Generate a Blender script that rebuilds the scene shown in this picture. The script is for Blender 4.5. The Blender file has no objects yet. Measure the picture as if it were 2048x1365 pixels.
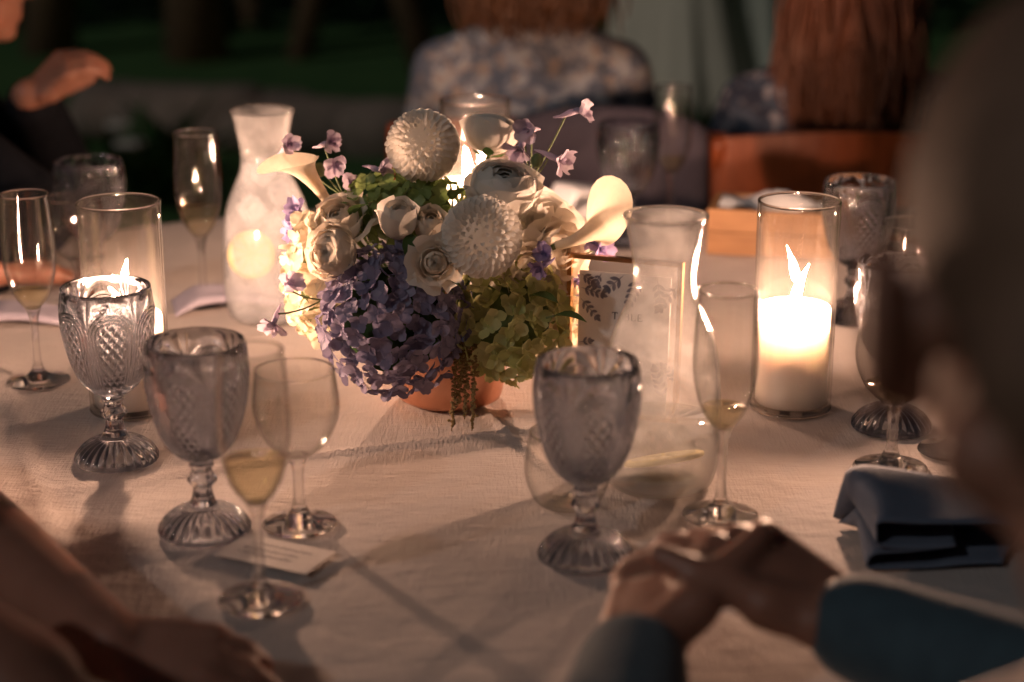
import bpy, math, random
from math import sin, cos, pi, sqrt, radians, atan2, hypot
from mathutils import Vector, Matrix, Quaternion
random.seed(7)
SC = bpy.context.scene
COL = SC.collection

# ------------------------------------------------------------------ camera
F = 3600.0; TH = radians(16.9); CAMZ = 1.342; TZ = 0.75
cam = bpy.data.cameras.new('camera'); cam_o = bpy.data.objects.new('camera', cam); COL.objects.link(cam_o)
cam.sensor_width = 36.0; cam.lens = 36.0 * F / 2048.0
cam_o.location = (0, 0, CAMZ); cam_o.rotation_euler = (pi / 2 - TH, 0, 0)
cam.clip_start = 0.02; cam.clip_end = 400
cam.dof.use_dof = True; cam.dof.focus_distance = 1.70; cam.dof.aperture_fstop = 2.6; cam.dof.aperture_blades = 9
SC.camera = cam_o

# ------------------------------------------------------------------ world, light, exposure
SUN_DIR = Vector((-0.55, -0.55, 0.58)).normalized()          # towards the light
world = bpy.data.worlds.new('World'); SC.world = world; world.use_nodes = True
wn = world.node_tree.nodes; wl = world.node_tree.links
sky = wn.new('ShaderNodeTexSky'); sky.sky_type = 'NISHITA'; sky.sun_disc = False
sky.sun_elevation = math.asin(SUN_DIR.z); sky.sun_rotation = atan2(SUN_DIR.x, SUN_DIR.y)
sky.dust_density = 4.0; sky.air_density = 1.0; sky.ozone_density = 1.0
wl.new(sky.outputs[0], wn['Background'].inputs[0]); wn['Background'].inputs[1].default_value = 0.0025
sun = bpy.data.lights.new('sun', 'SUN'); sun_o = bpy.data.objects.new('sun', sun); COL.objects.link(sun_o)
sun.energy = 0.34; sun.angle = radians(2.0); sun.color = (1.0, 0.97, 0.95)
sun_o.rotation_euler = (-SUN_DIR).to_track_quat('-Z', 'Y').to_euler()
SC.view_settings.view_transform = 'Standard'; SC.view_settings.look = 'None'
SC.view_settings.exposure = 0.05; SC.view_settings.gamma = 1.0; SC.view_settings.use_curve_mapping = False
SC.render.engine = 'CYCLES'
cy = SC.cycles
cy.use_denoising = True
cy.max_bounces = 16; cy.transmission_bounces = 14; cy.transparent_max_bounces = 40; cy.glossy_bounces = 6; cy.diffuse_bounces = 4
cy.sample_clamp_indirect = 14.0; cy.blur_glossy = 0.3; cy.caustics_refractive = True; cy.caustics_reflective = True
FLAME = 5300.0

# ------------------------------------------------------------------ helpers
FWD = Vector((0, cos(TH), -sin(TH))); UP = Vector((0, sin(TH), cos(TH))); CAM = Vector((0, 0, CAMZ))
def ray(px, py): return FWD + Vector(((px - 1024) / F, 0, 0)) + UP * (-(py - 682.5) / F)
def P(px, py, z=TZ):
    d = ray(px, py); return CAM + d * ((z - CAMZ) / d.z)
def D(px, py, d): return CAM + ray(px, py) * d
def B(px, py, d): return D(px, py, d + .36)      # flowers of the arrangement

def link(o, parent=None):
    COL.objects.link(o)
    if parent is not None: o.parent = parent
    return o
def mesh(name, verts, faces, mat=None, smooth=True):
    m = bpy.data.meshes.new(name); m.from_pydata([tuple(v) for v in verts], [], faces)
    if smooth: m.polygons.foreach_set('use_smooth', [True] * len(m.polygons))
    if mat: m.materials.append(mat)
    m.update(); return m
def obj(name, me, parent=None, loc=None, rot=None, scale=None):
    o = bpy.data.objects.new(name, me)
    if rot is not None: o.rotation_mode = 'QUATERNION'; o.rotation_quaternion = rot
    if loc is not None: o.location = loc
    if scale is not None: o.scale = (scale, scale, scale) if isinstance(scale, (int, float)) else scale
    return link(o, parent)
def tag(o, label, cat, group=None, kind=None):
    o['label'] = label; o['category'] = cat
    if group: o['group'] = group
    if kind: o['kind'] = kind
    return o
def thing(name, label, cat, loc=(0, 0, 0), rot=None, group=None, scale=None):
    o = obj(name, None, None, loc, rot, scale); o.empty_display_size = 0.02
    return tag(o, label, cat, group)
def copy_tree(o, parent=None):
    c = o.copy(); link(c, parent)
    for ch in list(o.children): copy_tree(ch, c)
    return c
def zrot(a): return Quaternion((0, 0, 1), a)
def align(d, spin=0.0): return Vector(d).normalized().to_track_quat('Z', 'Y') @ zrot(spin)

def lathe(prof, n=48, fn=None, closed=False):
    vs, fs = [], []
    for r, z in prof:
        for i in range(n):
            a = 2 * pi * i / n
            rr, zz = (r, z) if fn is None else fn(r, z, a)
            vs.append((rr * cos(a), rr * sin(a), zz))
    m = len(prof)
    for j in range(m - 1 if not closed else m):
        k = (j + 1) % m
        for i in range(n):
            i2 = (i + 1) % n
            fs.append((j * n + i, j * n + i2, k * n + i2, k * n + i))
    return vs, fs
def interp_profile(pts, step):
    """Catmull-Rom resample of (r, z) points."""
    out = []
    for i in range(len(pts) - 1):
        p0 = pts[max(i - 1, 0)]; p1 = pts[i]; p2 = pts[i + 1]; p3 = pts[min(i + 2, len(pts) - 1)]
        n = max(1, int(hypot(p2[0] - p1[0], p2[1] - p1[1]) / step))
        for k in range(n):
            t = k / n
            out.append(tuple(0.5 * (2 * p1[c] + (p2[c] - p0[c]) * t + (2 * p0[c] - 5 * p1[c] + 4 * p2[c] - p3[c]) * t * t + (3 * p1[c] - p0[c] - 3 * p2[c] + p3[c]) * t ** 3) for c in (0, 1)))
    out.append(pts[-1]); return [(max(r, 0.00001), z) for r, z in out]
class MB:
    def __init__(s): s.v = []; s.f = []
    def add(s, vs, fs):
        b = len(s.v); s.v += [tuple(v) for v in vs]; s.f += [tuple(i + b for i in f) for f in fs]; return s
    def box(s, c, h, M=None):
        vs = [Vector((x * h[0], y * h[1], z * h[2])) for x in (-1, 1) for y in (-1, 1) for z in (-1, 1)]
        if M is not None: vs = [M @ v for v in vs]
        vs = [v + Vector(c) for v in vs]
        return s.add(vs, [(0, 1, 3, 2), (4, 6, 7, 5), (0, 4, 5, 1), (2, 3, 7, 6), (0, 2, 6, 4), (1, 5, 7, 3)])
    def tube(s, pts, radii, n=8, cap=True):
        pts = [Vector(p) for p in pts]
        if isinstance(radii, (int, float)): radii = [radii] * len(pts)
        vs = []; ref = None
        for i, p in enumerate(pts):
            t = (pts[min(i + 1, len(pts) - 1)] - pts[max(i - 1, 0)]).normalized()
            if ref is None: ref = t.orthogonal().normalized()
            ref = (ref - t * ref.dot(t)).normalized(); b = t.cross(ref)
            for k in range(n):
                a = 2 * pi * k / n; vs.append(p + (ref * cos(a) + b * sin(a)) * radii[i])
        fs = []
        for i in range(len(pts) - 1):
            for k in range(n):
                k2 = (k + 1) % n; fs.append((i * n + k, i * n + k2, (i + 1) * n + k2, (i + 1) * n + k))
        if cap:
            fs.append(tuple(reversed(range(n)))); fs.append(tuple(range((len(pts) - 1) * n, len(pts) * n)))
        return s.add(vs, fs)
    def ell(s, c, r, basis=None, n=16, m=10):
        vs = []; fs = []
        for j in range(m + 1):
            ph = pi * j / m
            for i in range(n):
                a = 2 * pi * i / n
                v = Vector((sin(ph) * cos(a) * r[0], sin(ph) * sin(a) * r[1], cos(ph) * r[2]))
                if basis is not None: v = basis @ v
                vs.append(v + Vector(c))
        for j in range(m):
            for i in range(n):
                i2 = (i + 1) % n
                if j == 0: fs.append((i, (j + 1) * n + i, (j + 1) * n + i2))
                elif j == m - 1: fs.append((j * n + i, (j + 1) * n + i, j * n + i2))
                else: fs.append((j * n + i, (j + 1) * n + i, (j + 1) * n + i2, j * n + i2))
        return s.add(vs, fs)
    def cap(s, p0, r0, p1, r1, n=14):
        p0 = Vector(p0); p1 = Vector(p1); t = (p1 - p0).normalized(); pts = []; rs = []
        for k in range(5):
            a = pi / 2 * (k / 4); pts.append(p0 - t * r0 * cos(a)); rs.append(max(r0 * sin(a), 1e-4))
        for k in range(5):
            a = pi / 2 * (k / 4); pts.append(p1 + t * r1 * sin(a)); rs.append(max(r1 * cos(a), 1e-4))
        return s.tube(pts, rs, n)
    def limb(s, pts, rs, n=14):
        for i in range(len(pts) - 1): s.cap(pts[i], rs[i], pts[i + 1], rs[i + 1], n)
        return s
    def build(s, name, mat, parent=None, smooth=True, **k):
        return obj(name, mesh(name, s.v, s.f, mat, smooth), parent, **k)

def bez(p0, p1, p2, n=10):
    p0, p1, p2 = Vector(p0), Vector(p1), Vector(p2)
    return [p0 * (1 - t) ** 2 + p1 * 2 * t * (1 - t) + p2 * t * t for t in [i / n for i in range(n + 1)]]

# ------------------------------------------------------------------ materials
def mat_new(name):
    m = bpy.data.materials.new(name); m.use_nodes = True
    nt = m.node_tree; nt.nodes.clear()
    out = nt.nodes.new('ShaderNodeOutputMaterial'); return m, nt, out
def N(nt, t, **k):
    n = nt.nodes.new('ShaderNode' + t)
    for a, v in k.items(): setattr(n, a, v)
    return n
def setin(n, **k):
    for a, v in k.items():
        s = n.inputs[a.replace('_', ' ')]
        if isinstance(v, tuple) and len(v) == 3 and s.type == 'RGBA': v = v + (1,)
        s.default_value = v
def noise(nt, scale, detail=4, rough=0.5, coord='Object', sc=None):
    tc = N(nt, 'TexCoord'); nz = N(nt, 'TexNoise'); setin(nz, Scale=scale, Detail=detail, Roughness=rough)
    if sc:
        mp = N(nt, 'Mapping'); mp.inputs['Scale'].default_value = sc
        nt.links.new(tc.outputs[coord], mp.inputs[0]); nt.links.new(mp.outputs[0], nz.inputs['Vector'])
    else: nt.links.new(tc.outputs[coord], nz.inputs['Vector'])
    return nz
def ramp(nt, src, stops):
    r = N(nt, 'ValToRGB'); els = r.color_ramp.elements
    while len(els) < len(stops): els.new(0.5)
    for e, (p, c) in zip(els, stops): e.position = p; e.color = tuple(c) + (1,) if len(c) == 3 else c
    nt.links.new(src, r.inputs[0]); return r
def principled(name, c1, c2=None, scale=20, rough=0.6, bump=0.0, bscale=200, metallic=0.0, coord='Object', sc=None, spec=0.5, sheen=0.0, sss=None, rnd=0.0, detail=4):
    m, nt, out = mat_new(name); b = N(nt, 'BsdfPrincipled'); nt.links.new(b.outputs[0], out.inputs[0])
    setin(b, Roughness=rough, Metallic=metallic); b.inputs['Specular IOR Level'].default_value = spec
    if sheen: b.inputs['Sheen Weight'].default_value = sheen
    if sss: b.inputs['Subsurface Weight'].default_value = sss[0]; b.inputs['Subsurface Radius'].default_value = sss[1]; b.inputs['Subsurface Scale'].default_value = sss[2]
    if c2 is None: b.inputs['Base Color'].default_value = tuple(c1) + (1,)
    else:
        nz = noise(nt, scale, detail, 0.55, coord, sc); r = ramp(nt, nz.outputs[0], [(0.3, c1), (0.7, c2)])
        nt.links.new(r.outputs[0], b.inputs['Base Color'])
    if bump:
        nb = noise(nt, bscale, 3, 0.6, coord); bp = N(nt, 'Bump'); setin(bp, Strength=bump, Distance=0.002)
        nt.links.new(nb.outputs[0], bp.inputs['Height']); nt.links.new(bp.outputs[0], b.inputs['Normal'])
    return m
def petal_mat(name, c1, c2, trans=0.4, veins=True):
    """Thin living petal: diffuse on both sides plus light coming through, colour varying petal by petal."""
    m, nt, out = mat_new(name)
    oi = N(nt, 'ObjectInfo'); r = ramp(nt, oi.outputs['Random'], [(0.0, c1), (1.0, c2)])
    nz = noise(nt, 160, 4, 0.6); mx = N(nt, 'MixRGB', blend_type='MULTIPLY'); mx.inputs[0].default_value = 0.35
    r2 = ramp(nt, nz.outputs[0], [(0.3, (0.72, 0.72, 0.72)), (0.65, (1, 1, 1))])
    nt.links.new(r.outputs[0], mx.inputs[1]); nt.links.new(r2.outputs[0], mx.inputs[2])
    d = N(nt, 'BsdfDiffuse'); t = N(nt, 'BsdfTranslucent'); g = N(nt, 'BsdfGlossy'); setin(g, Roughness=0.5)
    a = N(nt, 'MixShader'); a.inputs[0].default_value = trans; b = N(nt, 'MixShader'); b.inputs[0].default_value = 0.025
    for s in (d, t): nt.links.new(mx.outputs[0], s.inputs[0])
    if veins:
        vb = noise(nt, 90, 3, 0.6, 'Object', (1, 6, 1)); bp = N(nt, 'Bump'); setin(bp, Strength=0.35, Distance=0.001)
        nt.links.new(vb.outputs[0], bp.inputs['Height']); nt.links.new(bp.outputs[0], d.inputs['Normal'])
    nt.links.new(d.outputs[0], a.inputs[1]); nt.links.new(t.outputs[0], a.inputs[2])
    nt.links.new(a.outputs[0], b.inputs[1]); nt.links.new(g.outputs[0], b.inputs[2]); nt.links.new(b.outputs[0], out.inputs[0])
    return m
def glass_solid(name, c, ior=1.5, rough=0.0, clear=0.0):
    m, nt, out = mat_new(name); g = N(nt, 'BsdfGlass'); setin(g, Color=c, Roughness=rough, IOR=ior); last = g
    if clear:                                            # share of light that passes the thin places unbent
        t = N(nt, 'BsdfTransparent'); setin(t, Color=c); mx = N(nt, 'MixShader'); mx.inputs[0].default_value = clear
        nt.links.new(g.outputs[0], mx.inputs[1]); nt.links.new(t.outputs[0], mx.inputs[2]); last = mx
    nt.links.new(last.outputs[0], out.inputs[0]); return m
def glass_thin(name, c=(0.97, 0.97, 0.97), haze=0.0, hcol=(0.9, 0.9, 0.9), hscale=12, fog=None, refl=1.0):
    """Thin-walled glass: light passes straight through, Fresnel reflection, optional film of dirt or condensation."""
    m, nt, out = mat_new(name)
    t = N(nt, 'BsdfTransparent'); g = None; lw = N(nt, 'LayerWeight'); lw.inputs[0].default_value = 0.5
    p4 = N(nt, 'Math', operation='POWER'); p4.inputs[1].default_value = 4.0; nt.links.new(lw.outputs['Facing'], p4.inputs[0])   # longer path through the wall at grazing view
    mc = N(nt, 'MixRGB'); mc.inputs[1].default_value = tuple(c) + (1,); mc.inputs[2].default_value = tuple(v * v * v * .62 for v in c) + (1,)
    nt.links.new(p4.outputs[0], mc.inputs[0]); nt.links.new(mc.outputs[0], t.inputs[0]); g = N(nt, 'BsdfGlossy'); setin(g, Roughness=0.02)
    fr = N(nt, 'LayerWeight'); fr.inputs[0].default_value = 0.5
    pw = N(nt, 'Math', operation='POWER'); pw.inputs[1].default_value = 3.2
    po = N(nt, 'Math', operation='MULTIPLY_ADD'); po.inputs[1].default_value = 0.62 * refl; po.inputs[2].default_value = 0.03
    nt.links.new(fr.outputs['Facing'], pw.inputs[0]); nt.links.new(pw.outputs[0], po.inputs[0])
    mx = N(nt, 'MixShader'); nt.links.new(po.outputs[0], mx.inputs[0]); nt.links.new(t.outputs[0], mx.inputs[1]); nt.links.new(g.outputs[0], mx.inputs[2])
    last = mx
    if haze or fog:
        d = N(nt, 'BsdfDiffuse'); tr = N(nt, 'BsdfTranslucent'); setin(d, Color=hcol); setin(tr, Color=hcol)
        dm = N(nt, 'MixShader'); dm.inputs[0].default_value = 0.5
        nt.links.new(d.outputs[0], dm.inputs[1]); nt.links.new(tr.outputs[0], dm.inputs[2])
        nz = noise(nt, hscale, 6, 0.65); lo, hi = (haze * 0.4, haze * 1.6) if not fog else fog
        r = ramp(nt, nz.outputs[0], [(0.32, (lo,) * 3), (0.72, (hi,) * 3)])
        m2 = N(nt, 'MixShader'); nt.links.new(r.outputs[0], m2.inputs[0]); nt.links.new(last.outputs[0], m2.inputs[1]); nt.links.new(dm.outputs[0], m2.inputs[2]); last = m2
    nt.links.new(last.outputs[0], out.inputs[0]); return m
def emission(name, c, s):
    m, nt, out = mat_new(name); e = N(nt, 'Emission'); setin(e, Color=c, Strength=s); nt.links.new(e.outputs[0], out.inputs[0]); return m

M = {}
M['goblet'] = glass_solid('smoke_glass', (0.835, 0.855, 0.892), 1.5, clear=0.03)
M['clear'] = glass_solid('clear_glass', (0.985, 0.985, 0.985), 1.5, clear=0.06)
M['stemglass'] = glass_solid('stem_glass', (0.985, 0.985, 0.985), 1.5, clear=0.60)
M['thin'] = glass_thin('thin_glass', (0.975, 0.975, 0.97), haze=0.0008, hscale=30)
M['cyl'] = glass_thin('candle_glass', (0.97, 0.965, 0.95), haze=0.0028, hcol=(0.85, 0.78, 0.72), hscale=25)
M['fogged'] = glass_thin('fogged_glass', (0.97, 0.97, 0.97), fog=(0.05, 0.24), hcol=(0.85, 0.86, 0.88), hscale=26)
M['misted'] = glass_thin('misted_glass', (0.97, 0.97, 0.97), fog=(0.03, 0.19), hcol=(0.85, 0.85, 0.85), hscale=40)
M['water'] = glass_thin('water', (0.975, 0.98, 0.97), haze=0.03, hcol=(.9, .88, .8), hscale=40)
M['ice'] = glass_thin('ice', (0.95, 0.96, 0.97), fog=(0.15, 0.6), hcol=(0.9, 0.92, 0.95), hscale=60)
M['wine'] = glass_thin('white_wine', (0.97, 0.915, 0.76), haze=0.02, hcol=(.88, .78, .55), hscale=60)
M['wax'] = principled('ivory_wax', (0.84, 0.80, 0.76), rough=0.45, sss=(1.0, (1.0, 1.0, 1.0), 0.030))
M['wick'] = principled('wick', (0.02, 0.015, 0.01), rough=0.9)
M['flame'] = emission('flame', (1.0, 0.58, 0.39), FLAME)
M['copper'] = principled('copper', (0.75, 0.40, 0.27), (0.62, 0.30, 0.19), 30, 0.32, 0.05, 60, metallic=0.9)
M['brass'] = principled('brass', (0.72, 0.43, 0.20), (0.55, 0.30, 0.12), 60, 0.28, metallic=1.0)
M['card'] = principled('card_paper', (0.86, 0.80, 0.76), (0.82, 0.76, 0.72), 40, 0.8, 0.3, 300)
M['print'] = principled('ink_leaf', (0.16, 0.15, 0.19), (0.28, 0.26, 0.30), 120, 0.8)
M['ink'] = principled('ink', (0.07, 0.06, 0.07), rough=0.8)
M['wood'] = principled('honey_wood', (0.34, 0.18, 0.08), (0.23, 0.115, 0.05), 6, 0.45, 0.15, 40, sc=(2, 2, 18))
M['chairwood'] = principled('red_brown_wood', (0.30, 0.068, 0.018), (0.18, 0.040, 0.011), 5, 0.35, 0.1, 40, sc=(14, 2, 2))
M['bark'] = principled('bark', (0.20, 0.12, 0.06), (0.09, 0.055, 0.03), 8, 0.9, 0.8, 30, sc=(4, 4, 1))
M['stone'] = principled('stone', (0.30, 0.22, 0.17), (0.18, 0.14, 0.11), 6, 0.9, 0.5, 30)
M['leaf'] = petal_mat('leaf_green', (0.05, 0.11, 0.03), (0.10, 0.16, 0.05), 0.3)
M['stem'] = principled('stem_green', (0.10, 0.16, 0.05), (0.15, 0.18, 0.07), 80, 0.6)
M['darkleaf'] = petal_mat('garden_leaf', (0.025, 0.07, 0.02), (0.05, 0.11, 0.03), 0.25)
M['white'] = petal_mat('white_petal', (0.88, 0.84, 0.77), (0.93, 0.89, 0.83), 0.46)
M['cream'] = petal_mat('cream_petal', (0.90, 0.81, 0.69), (0.92, 0.85, 0.75), 0.46)
M['dahlia'] = petal_mat('dahlia_petal', (0.90, 0.86, 0.79), (0.94, 0.90, 0.84), 0.48)
M['purple'] = petal_mat('purple_petal', (0.24, 0.22, 0.34), (0.38, 0.34, 0.47), 0.35)
M['green'] = petal_mat('lime_petal', (0.50, 0.54, 0.20), (0.68, 0.66, 0.34), 0.45)
M['darkgreenp'] = petal_mat('moss_petal', (0.24, 0.34, 0.10), (0.36, 0.46, 0.17), 0.38)
M['creamh'] = petal_mat('cream_hydrangea', (0.86, 0.76, 0.56), (0.90, 0.83, 0.66), 0.45)
M['calla'] = petal_mat('calla_spathe', (0.90, 0.80, 0.63), (0.90, 0.80, 0.63), 0.4, veins=False)
M['spadix'] = principled('spadix', (0.75, 0.52, 0.10), rough=0.7, bump=0.5, bscale=600)
M['lark'] = petal_mat('larkspur_petal', (0.62, 0.52, 0.66), (0.72, 0.63, 0.74), 0.42)
M['larkd'] = petal_mat('larkspur_violet', (0.30, 0.24, 0.46), (0.42, 0.35, 0.58), 0.4)
M['amaranth'] = principled('amaranth', (0.30, 0.19, 0.07), (0.20, 0.15, 0.06), 300, 0.8)
M['lemon'] = petal_mat('lemon', (0.72, 0.64, 0.36), (0.72, 0.64, 0.36), 0.3, veins=False)
M['lemonpulp'] = petal_mat('lemon_pulp', (0.74, 0.70, 0.54), (0.74, 0.70, 0.54), 0.4)
M['skin'] = principled('skin', (0.36, 0.17, 0.115), (0.29, 0.13, 0.085), 14, 0.5, 0.1, 300, sss=(0.5, (1.0, 0.35, 0.2), 0.012))
M['hair_brown'] = principled('hair_brown', (0.14, 0.06, 0.026), (0.09, 0.038, 0.017), 5, 0.45, sc=(3, 3, 1))
M['hair_red'] = principled('hair_red', (0.19, 0.062, 0.026), (0.12, 0.040, 0.018), 5, 0.45, sc=(3, 3, 1))
M['hair_grey'] = principled('hair_grey', (0.23, 0.135, 0.09), (0.16, 0.09, 0.06), 60, 0.6, 0.6, 400)
M['suit_blue'] = principled('suit_blue', (0.042, 0.078, 0.10), (0.030, 0.056, 0.075), 60, 0.8, 0.25, 700, sheen=0.2)
M['suit_dark'] = principled('suit_dark', (0.010, 0.011, 0.015), (0.007, 0.008, 0.011), 60, 0.9, 0.2, 700, spec=0.1)
M['shirt'] = principled('shirt_white', (0.6, 0.62, 0.66), rough=0.8)
M['dress_cream'] = principled('dress_cream', (0.84, 0.74, 0.58), (0.78, 0.68, 0.52), 6, 0.8, 0.3, 60)
M['dress_sage'] = principled('sage_cloth', (0.62, 0.62, 0.50), (0.54, 0.54, 0.43), 6, 0.8, 0.3, 60)
M['dress_rose'] = principled('dress_rose', (0.30, 0.16, 0.13), rough=0.8)
M['napkin_slate'] = principled('napkin_slate', (0.105, 0.13, 0.18), (0.085, 0.105, 0.15), 40, 0.85, 0.3, 900)
M['napkin_lilac'] = principled('napkin_lilac', (0.42, 0.39, 0.47), (0.36, 0.33, 0.41), 40, 0.85, 0.3, 900)
M['napkin_pale'] = principled('napkin_pale', (0.62, 0.64, 0.68), rough=0.85, bump=0.3, bscale=900)
M['shawl'] = principled('shawl', (0.075, 0.065, 0.085), (0.06, 0.05, 0.07), 30, 0.9, 0.4, 300)
M['plate'] = principled('porcelain', (0.72, 0.72, 0.70), rough=0.2)

def floral(name, base, spots, spots2, scale):
    m, nt, out = mat_new(name); b = N(nt, 'BsdfPrincipled'); setin(b, Roughness=0.85); nt.links.new(b.outputs[0], out.inputs[0])
    nz = noise(nt, scale, 5, 0.65); r1 = ramp(nt, nz.outputs[0], [(0.44, base), (0.52, spots)])
    nz2 = noise(nt, scale * 1.9, 3, 0.6); r2 = ramp(nt, nz2.outputs[0], [(0.55, (0, 0, 0)), (0.62, (1, 1, 1))])
    mx = N(nt, 'MixRGB'); nt.links.new(r2.outputs[0], mx.inputs[0]); nt.links.new(r1.outputs[0], mx.inputs[1]); mx.inputs[2].default_value = tuple(spots2) + (1,)
    nt.links.new(mx.outputs[0], b.inputs['Base Color']); return m
M['floral_grey'] = floral('floral_grey', (0.42, 0.43, 0.46), (0.13, 0.15, 0.20), (0.36, 0.29, 0.25), 26)
M['floral_navy'] = floral('floral_navy', (0.07, 0.09, 0.13), (0.02, 0.025, 0.045), (0.26, 0.24, 0.26), 18)

def linen():
    m, nt, out = mat_new('linen'); b = N(nt, 'BsdfPrincipled'); setin(b, Roughness=0.85); b.inputs['Specular IOR Level'].default_value = 0.15
    b.inputs['Sheen Weight'].default_value = 0.1
    nz = noise(nt, 7, 5, 0.6); r = ramp(nt, nz.outputs[0], [(0.3, (0.385, 0.335, 0.31)), (0.7, (0.465, 0.41, 0.38))]); nt.links.new(r.outputs[0], b.inputs['Base Color'])
    w1 = noise(nt, 420, 2, 0.6, 'Object', (1, 0.12, 1)); w2 = noise(nt, 420, 2, 0.6, 'Object', (0.12, 1, 1)); ad = N(nt, 'Math', operation='ADD')
    nt.links.new(w1.outputs[0], ad.inputs[0]); nt.links.new(w2.outputs[0], ad.inputs[1])
    w3 = noise(nt, 26, 4, 0.6, 'Object', (0.5, 1, 1)); ad2 = N(nt, 'Math', operation='MULTIPLY_ADD'); ad2.inputs[1].default_value = 3.5
    nt.links.new(w3.outputs[0], ad2.inputs[0]); nt.links.new(ad.outputs[0], ad2.inputs[2])
    bp = N(nt, 'Bump'); setin(bp, Strength=0.7, Distance=0.0016); nt.links.new(ad2.outputs[0], bp.inputs['Height']); nt.links.new(bp.outputs[0], b.inputs['Normal'])
    nt.links.new(b.outputs[0], out.inputs[0]); return m
M['linen'] = linen()
def grass_mat():
    return principled('lawn', (0.030, 0.095, 0.018), (0.055, 0.13, 0.028), 3, 0.95, 0.8, 60, detail=8)
M['lawn'] = grass_mat()

# ------------------------------------------------------------------ setting: lawn, hedge, stones, trees
vs = []; fs = []; n = 60
for j in range(n + 1):
    for i in range(n + 1):
        x = -60 + 120 * i / n; y = -20 + 120 * j / n
        vs.append((x, y, 0.02 * sin(x * 1.3) * cos(y * 0.9)))
for j in range(n):
    for i in range(n): fs.append((j * (n + 1) + i, j * (n + 1) + i + 1, (j + 1) * (n + 1) + i + 1, (j + 1) * (n + 1) + i))
o = obj('ground', mesh('ground', vs, fs, M['lawn'])); o['kind'] = 'structure'; o['label'] = 'dark green lawn of the garden at night'; o['category'] = 'lawn'

def leaf_mesh(name, mat, L=0.05, W=0.02, n=4):
    vs = []; fs = []
    for j in range(n + 1):
        t = j / n; w = W * sin(pi * (0.04 + 0.96 * t) ** 0.8) * 0.5 + 0.0004
        for u in (-1, 0, 1): vs.append((u * w, t * L, -0.25 * L * t * t + abs(u) * w * 0.4))
    for j in range(n):
        for i in range(2): fs.append((j * 3 + i, j * 3 + i + 1, (j + 1) * 3 + i + 1, (j + 1) * 3 + i))
    return mesh(name, vs, fs, mat)
def leaf_cloud(rng, centre, rad, n, L, W):
    mb = MB()
    for _ in range(n):
        d = Vector((rng.gauss(0, 1), rng.gauss(0, 1), rng.gauss(0, 1))).normalized() * (rng.random() ** 0.4)
        c = Vector(centre) + Vector((d.x * rad[0], d.y * rad[1], d.z * rad[2]))
        q = Vector((rng.gauss(0, 1), rng.gauss(0, 1), rng.gauss(0, 1))).normalized(); a = q.orthogonal().normalized(); s = rng.uniform(.6, 1.3)
        mb.add([c, c + q * L * .5 * s + a * W * .5 * s, c + q * L * s, c + q * L * .5 * s - a * W * .5 * s], [(0, 1, 2, 3)])
    return mb
rng = random.Random(3)
for k, (x, y, rx, rz, lab) in enumerate([(-5.2, 10.6, 3.2, 2.6, 'dark leafy hedge shrub behind the stout brown tree trunk'), (-1.6, 11.0, 3.0, 2.8, 'dark leafy shrub behind the thin slanting trunk'), (2.4, 10.8, 3.1, 2.6, 'dark leafy shrub behind the standing guest in cream'), (6.4, 10.6, 3.0, 2.7, 'dark leafy shrub behind the long haired guest')]):
    t = thing('hedge_shrub', lab, 'shrub', (x, y, 0))
    leaf_cloud(rng, (0, 0, rz * .95), (rx, 1.2, rz), 3200, 0.22, 0.13).build('crown', M['darkleaf'], t, False)
    tr = MB(); tr.limb([(0, 0, -.05), (0.1, 0, .9), (-.1, 0, 1.9)], [.09, .07, .03]); tr.build('trunk', M['bark'], t)
# two trunks and a slanting limb seen in the dark, warm bark
def tree(px, py, d_base, lean, r, lab, wiggle=0.0):
    base = P(px, py, 0.0); t = thing('garden_tree', lab, 'tree', base)
    H = 6.4; pts = [Vector((lean * k / 4 + wiggle * sin(k * 1.3) * .06, 0, H * k / 8 - 0.03)) for k in range(9)]
    mb = MB(); mb.tube(pts, [r * (1.25 if k == 0 else 1 - 0.05 * k) for k in range(9)], 12)
    for k, s in ((4, -1), (6, 1), (7, -1)): mb.tube(bez(pts[k], pts[k] + Vector((s * .25, 0, .35)), pts[k] + Vector((s * .5, .1, .9))), [r * .4 * (1 - .07 * i) for i in range(11)], 8)
    mb.build('trunk', M['bark'], t)
    leaf_cloud(random.Random(int(px)), pts[8] + Vector((0, 0, .5)), (1.1, .9, .8), 1400, .14, .08).build('crown', M['darkleaf'], t, False)
tree(395, 120, 9, -0.25, .14, 'stout brown tree trunk beyond the low stones', 1)
tree(598, 118, 9, 0.75, .06, 'thin slanting tree trunk beyond the low stones')
tree(865, 165, 8, -0.9, .07, 'pale leaning trunk beside the hair of the floral shirt guest')
tree(100, 110, 9, 0.3, .12, 'brown tree trunk in the dark behind the raised hand')

# low border of rough stones
def stone_mesh(rg, L, W, H):
    mb = MB(); mb.ell((0, 0, 0), (1, 1, 1), None, 14, 9)
    ph = [rg.uniform(0, 6) for _ in range(6)]
    vs = []
    for x, y, z in mb.v:
        sq = lambda v: math.copysign(abs(v) ** 0.62, v)
        f = 1 + .08 * sin(3 * x + ph[0]) + .08 * sin(4 * y + ph[1]) + .06 * sin(5 * z + ph[2])
        vs.append((sq(x) * L * f, sq(y) * W * f, sq(z) * H * f))
    return mesh('border_stone', vs, mb.f, M['stone'])
rg = random.Random(11)
stones = [(235, 268, .17, 'rounded border stone at the end of the row, under the raised hand'), (330, 276, .19, 'wide flat border stone beside the round end stone'), (430, 286, .20, 'border stone between the wide flat stone and the frosted carafe'), (540, 290, .22, 'border stone straight behind the frosted carafe rim'), (660, 300, .21, 'border stone behind the pale larkspur sprays'), (770, 304, .18, 'border stone next to the red brown chair back')]
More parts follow.
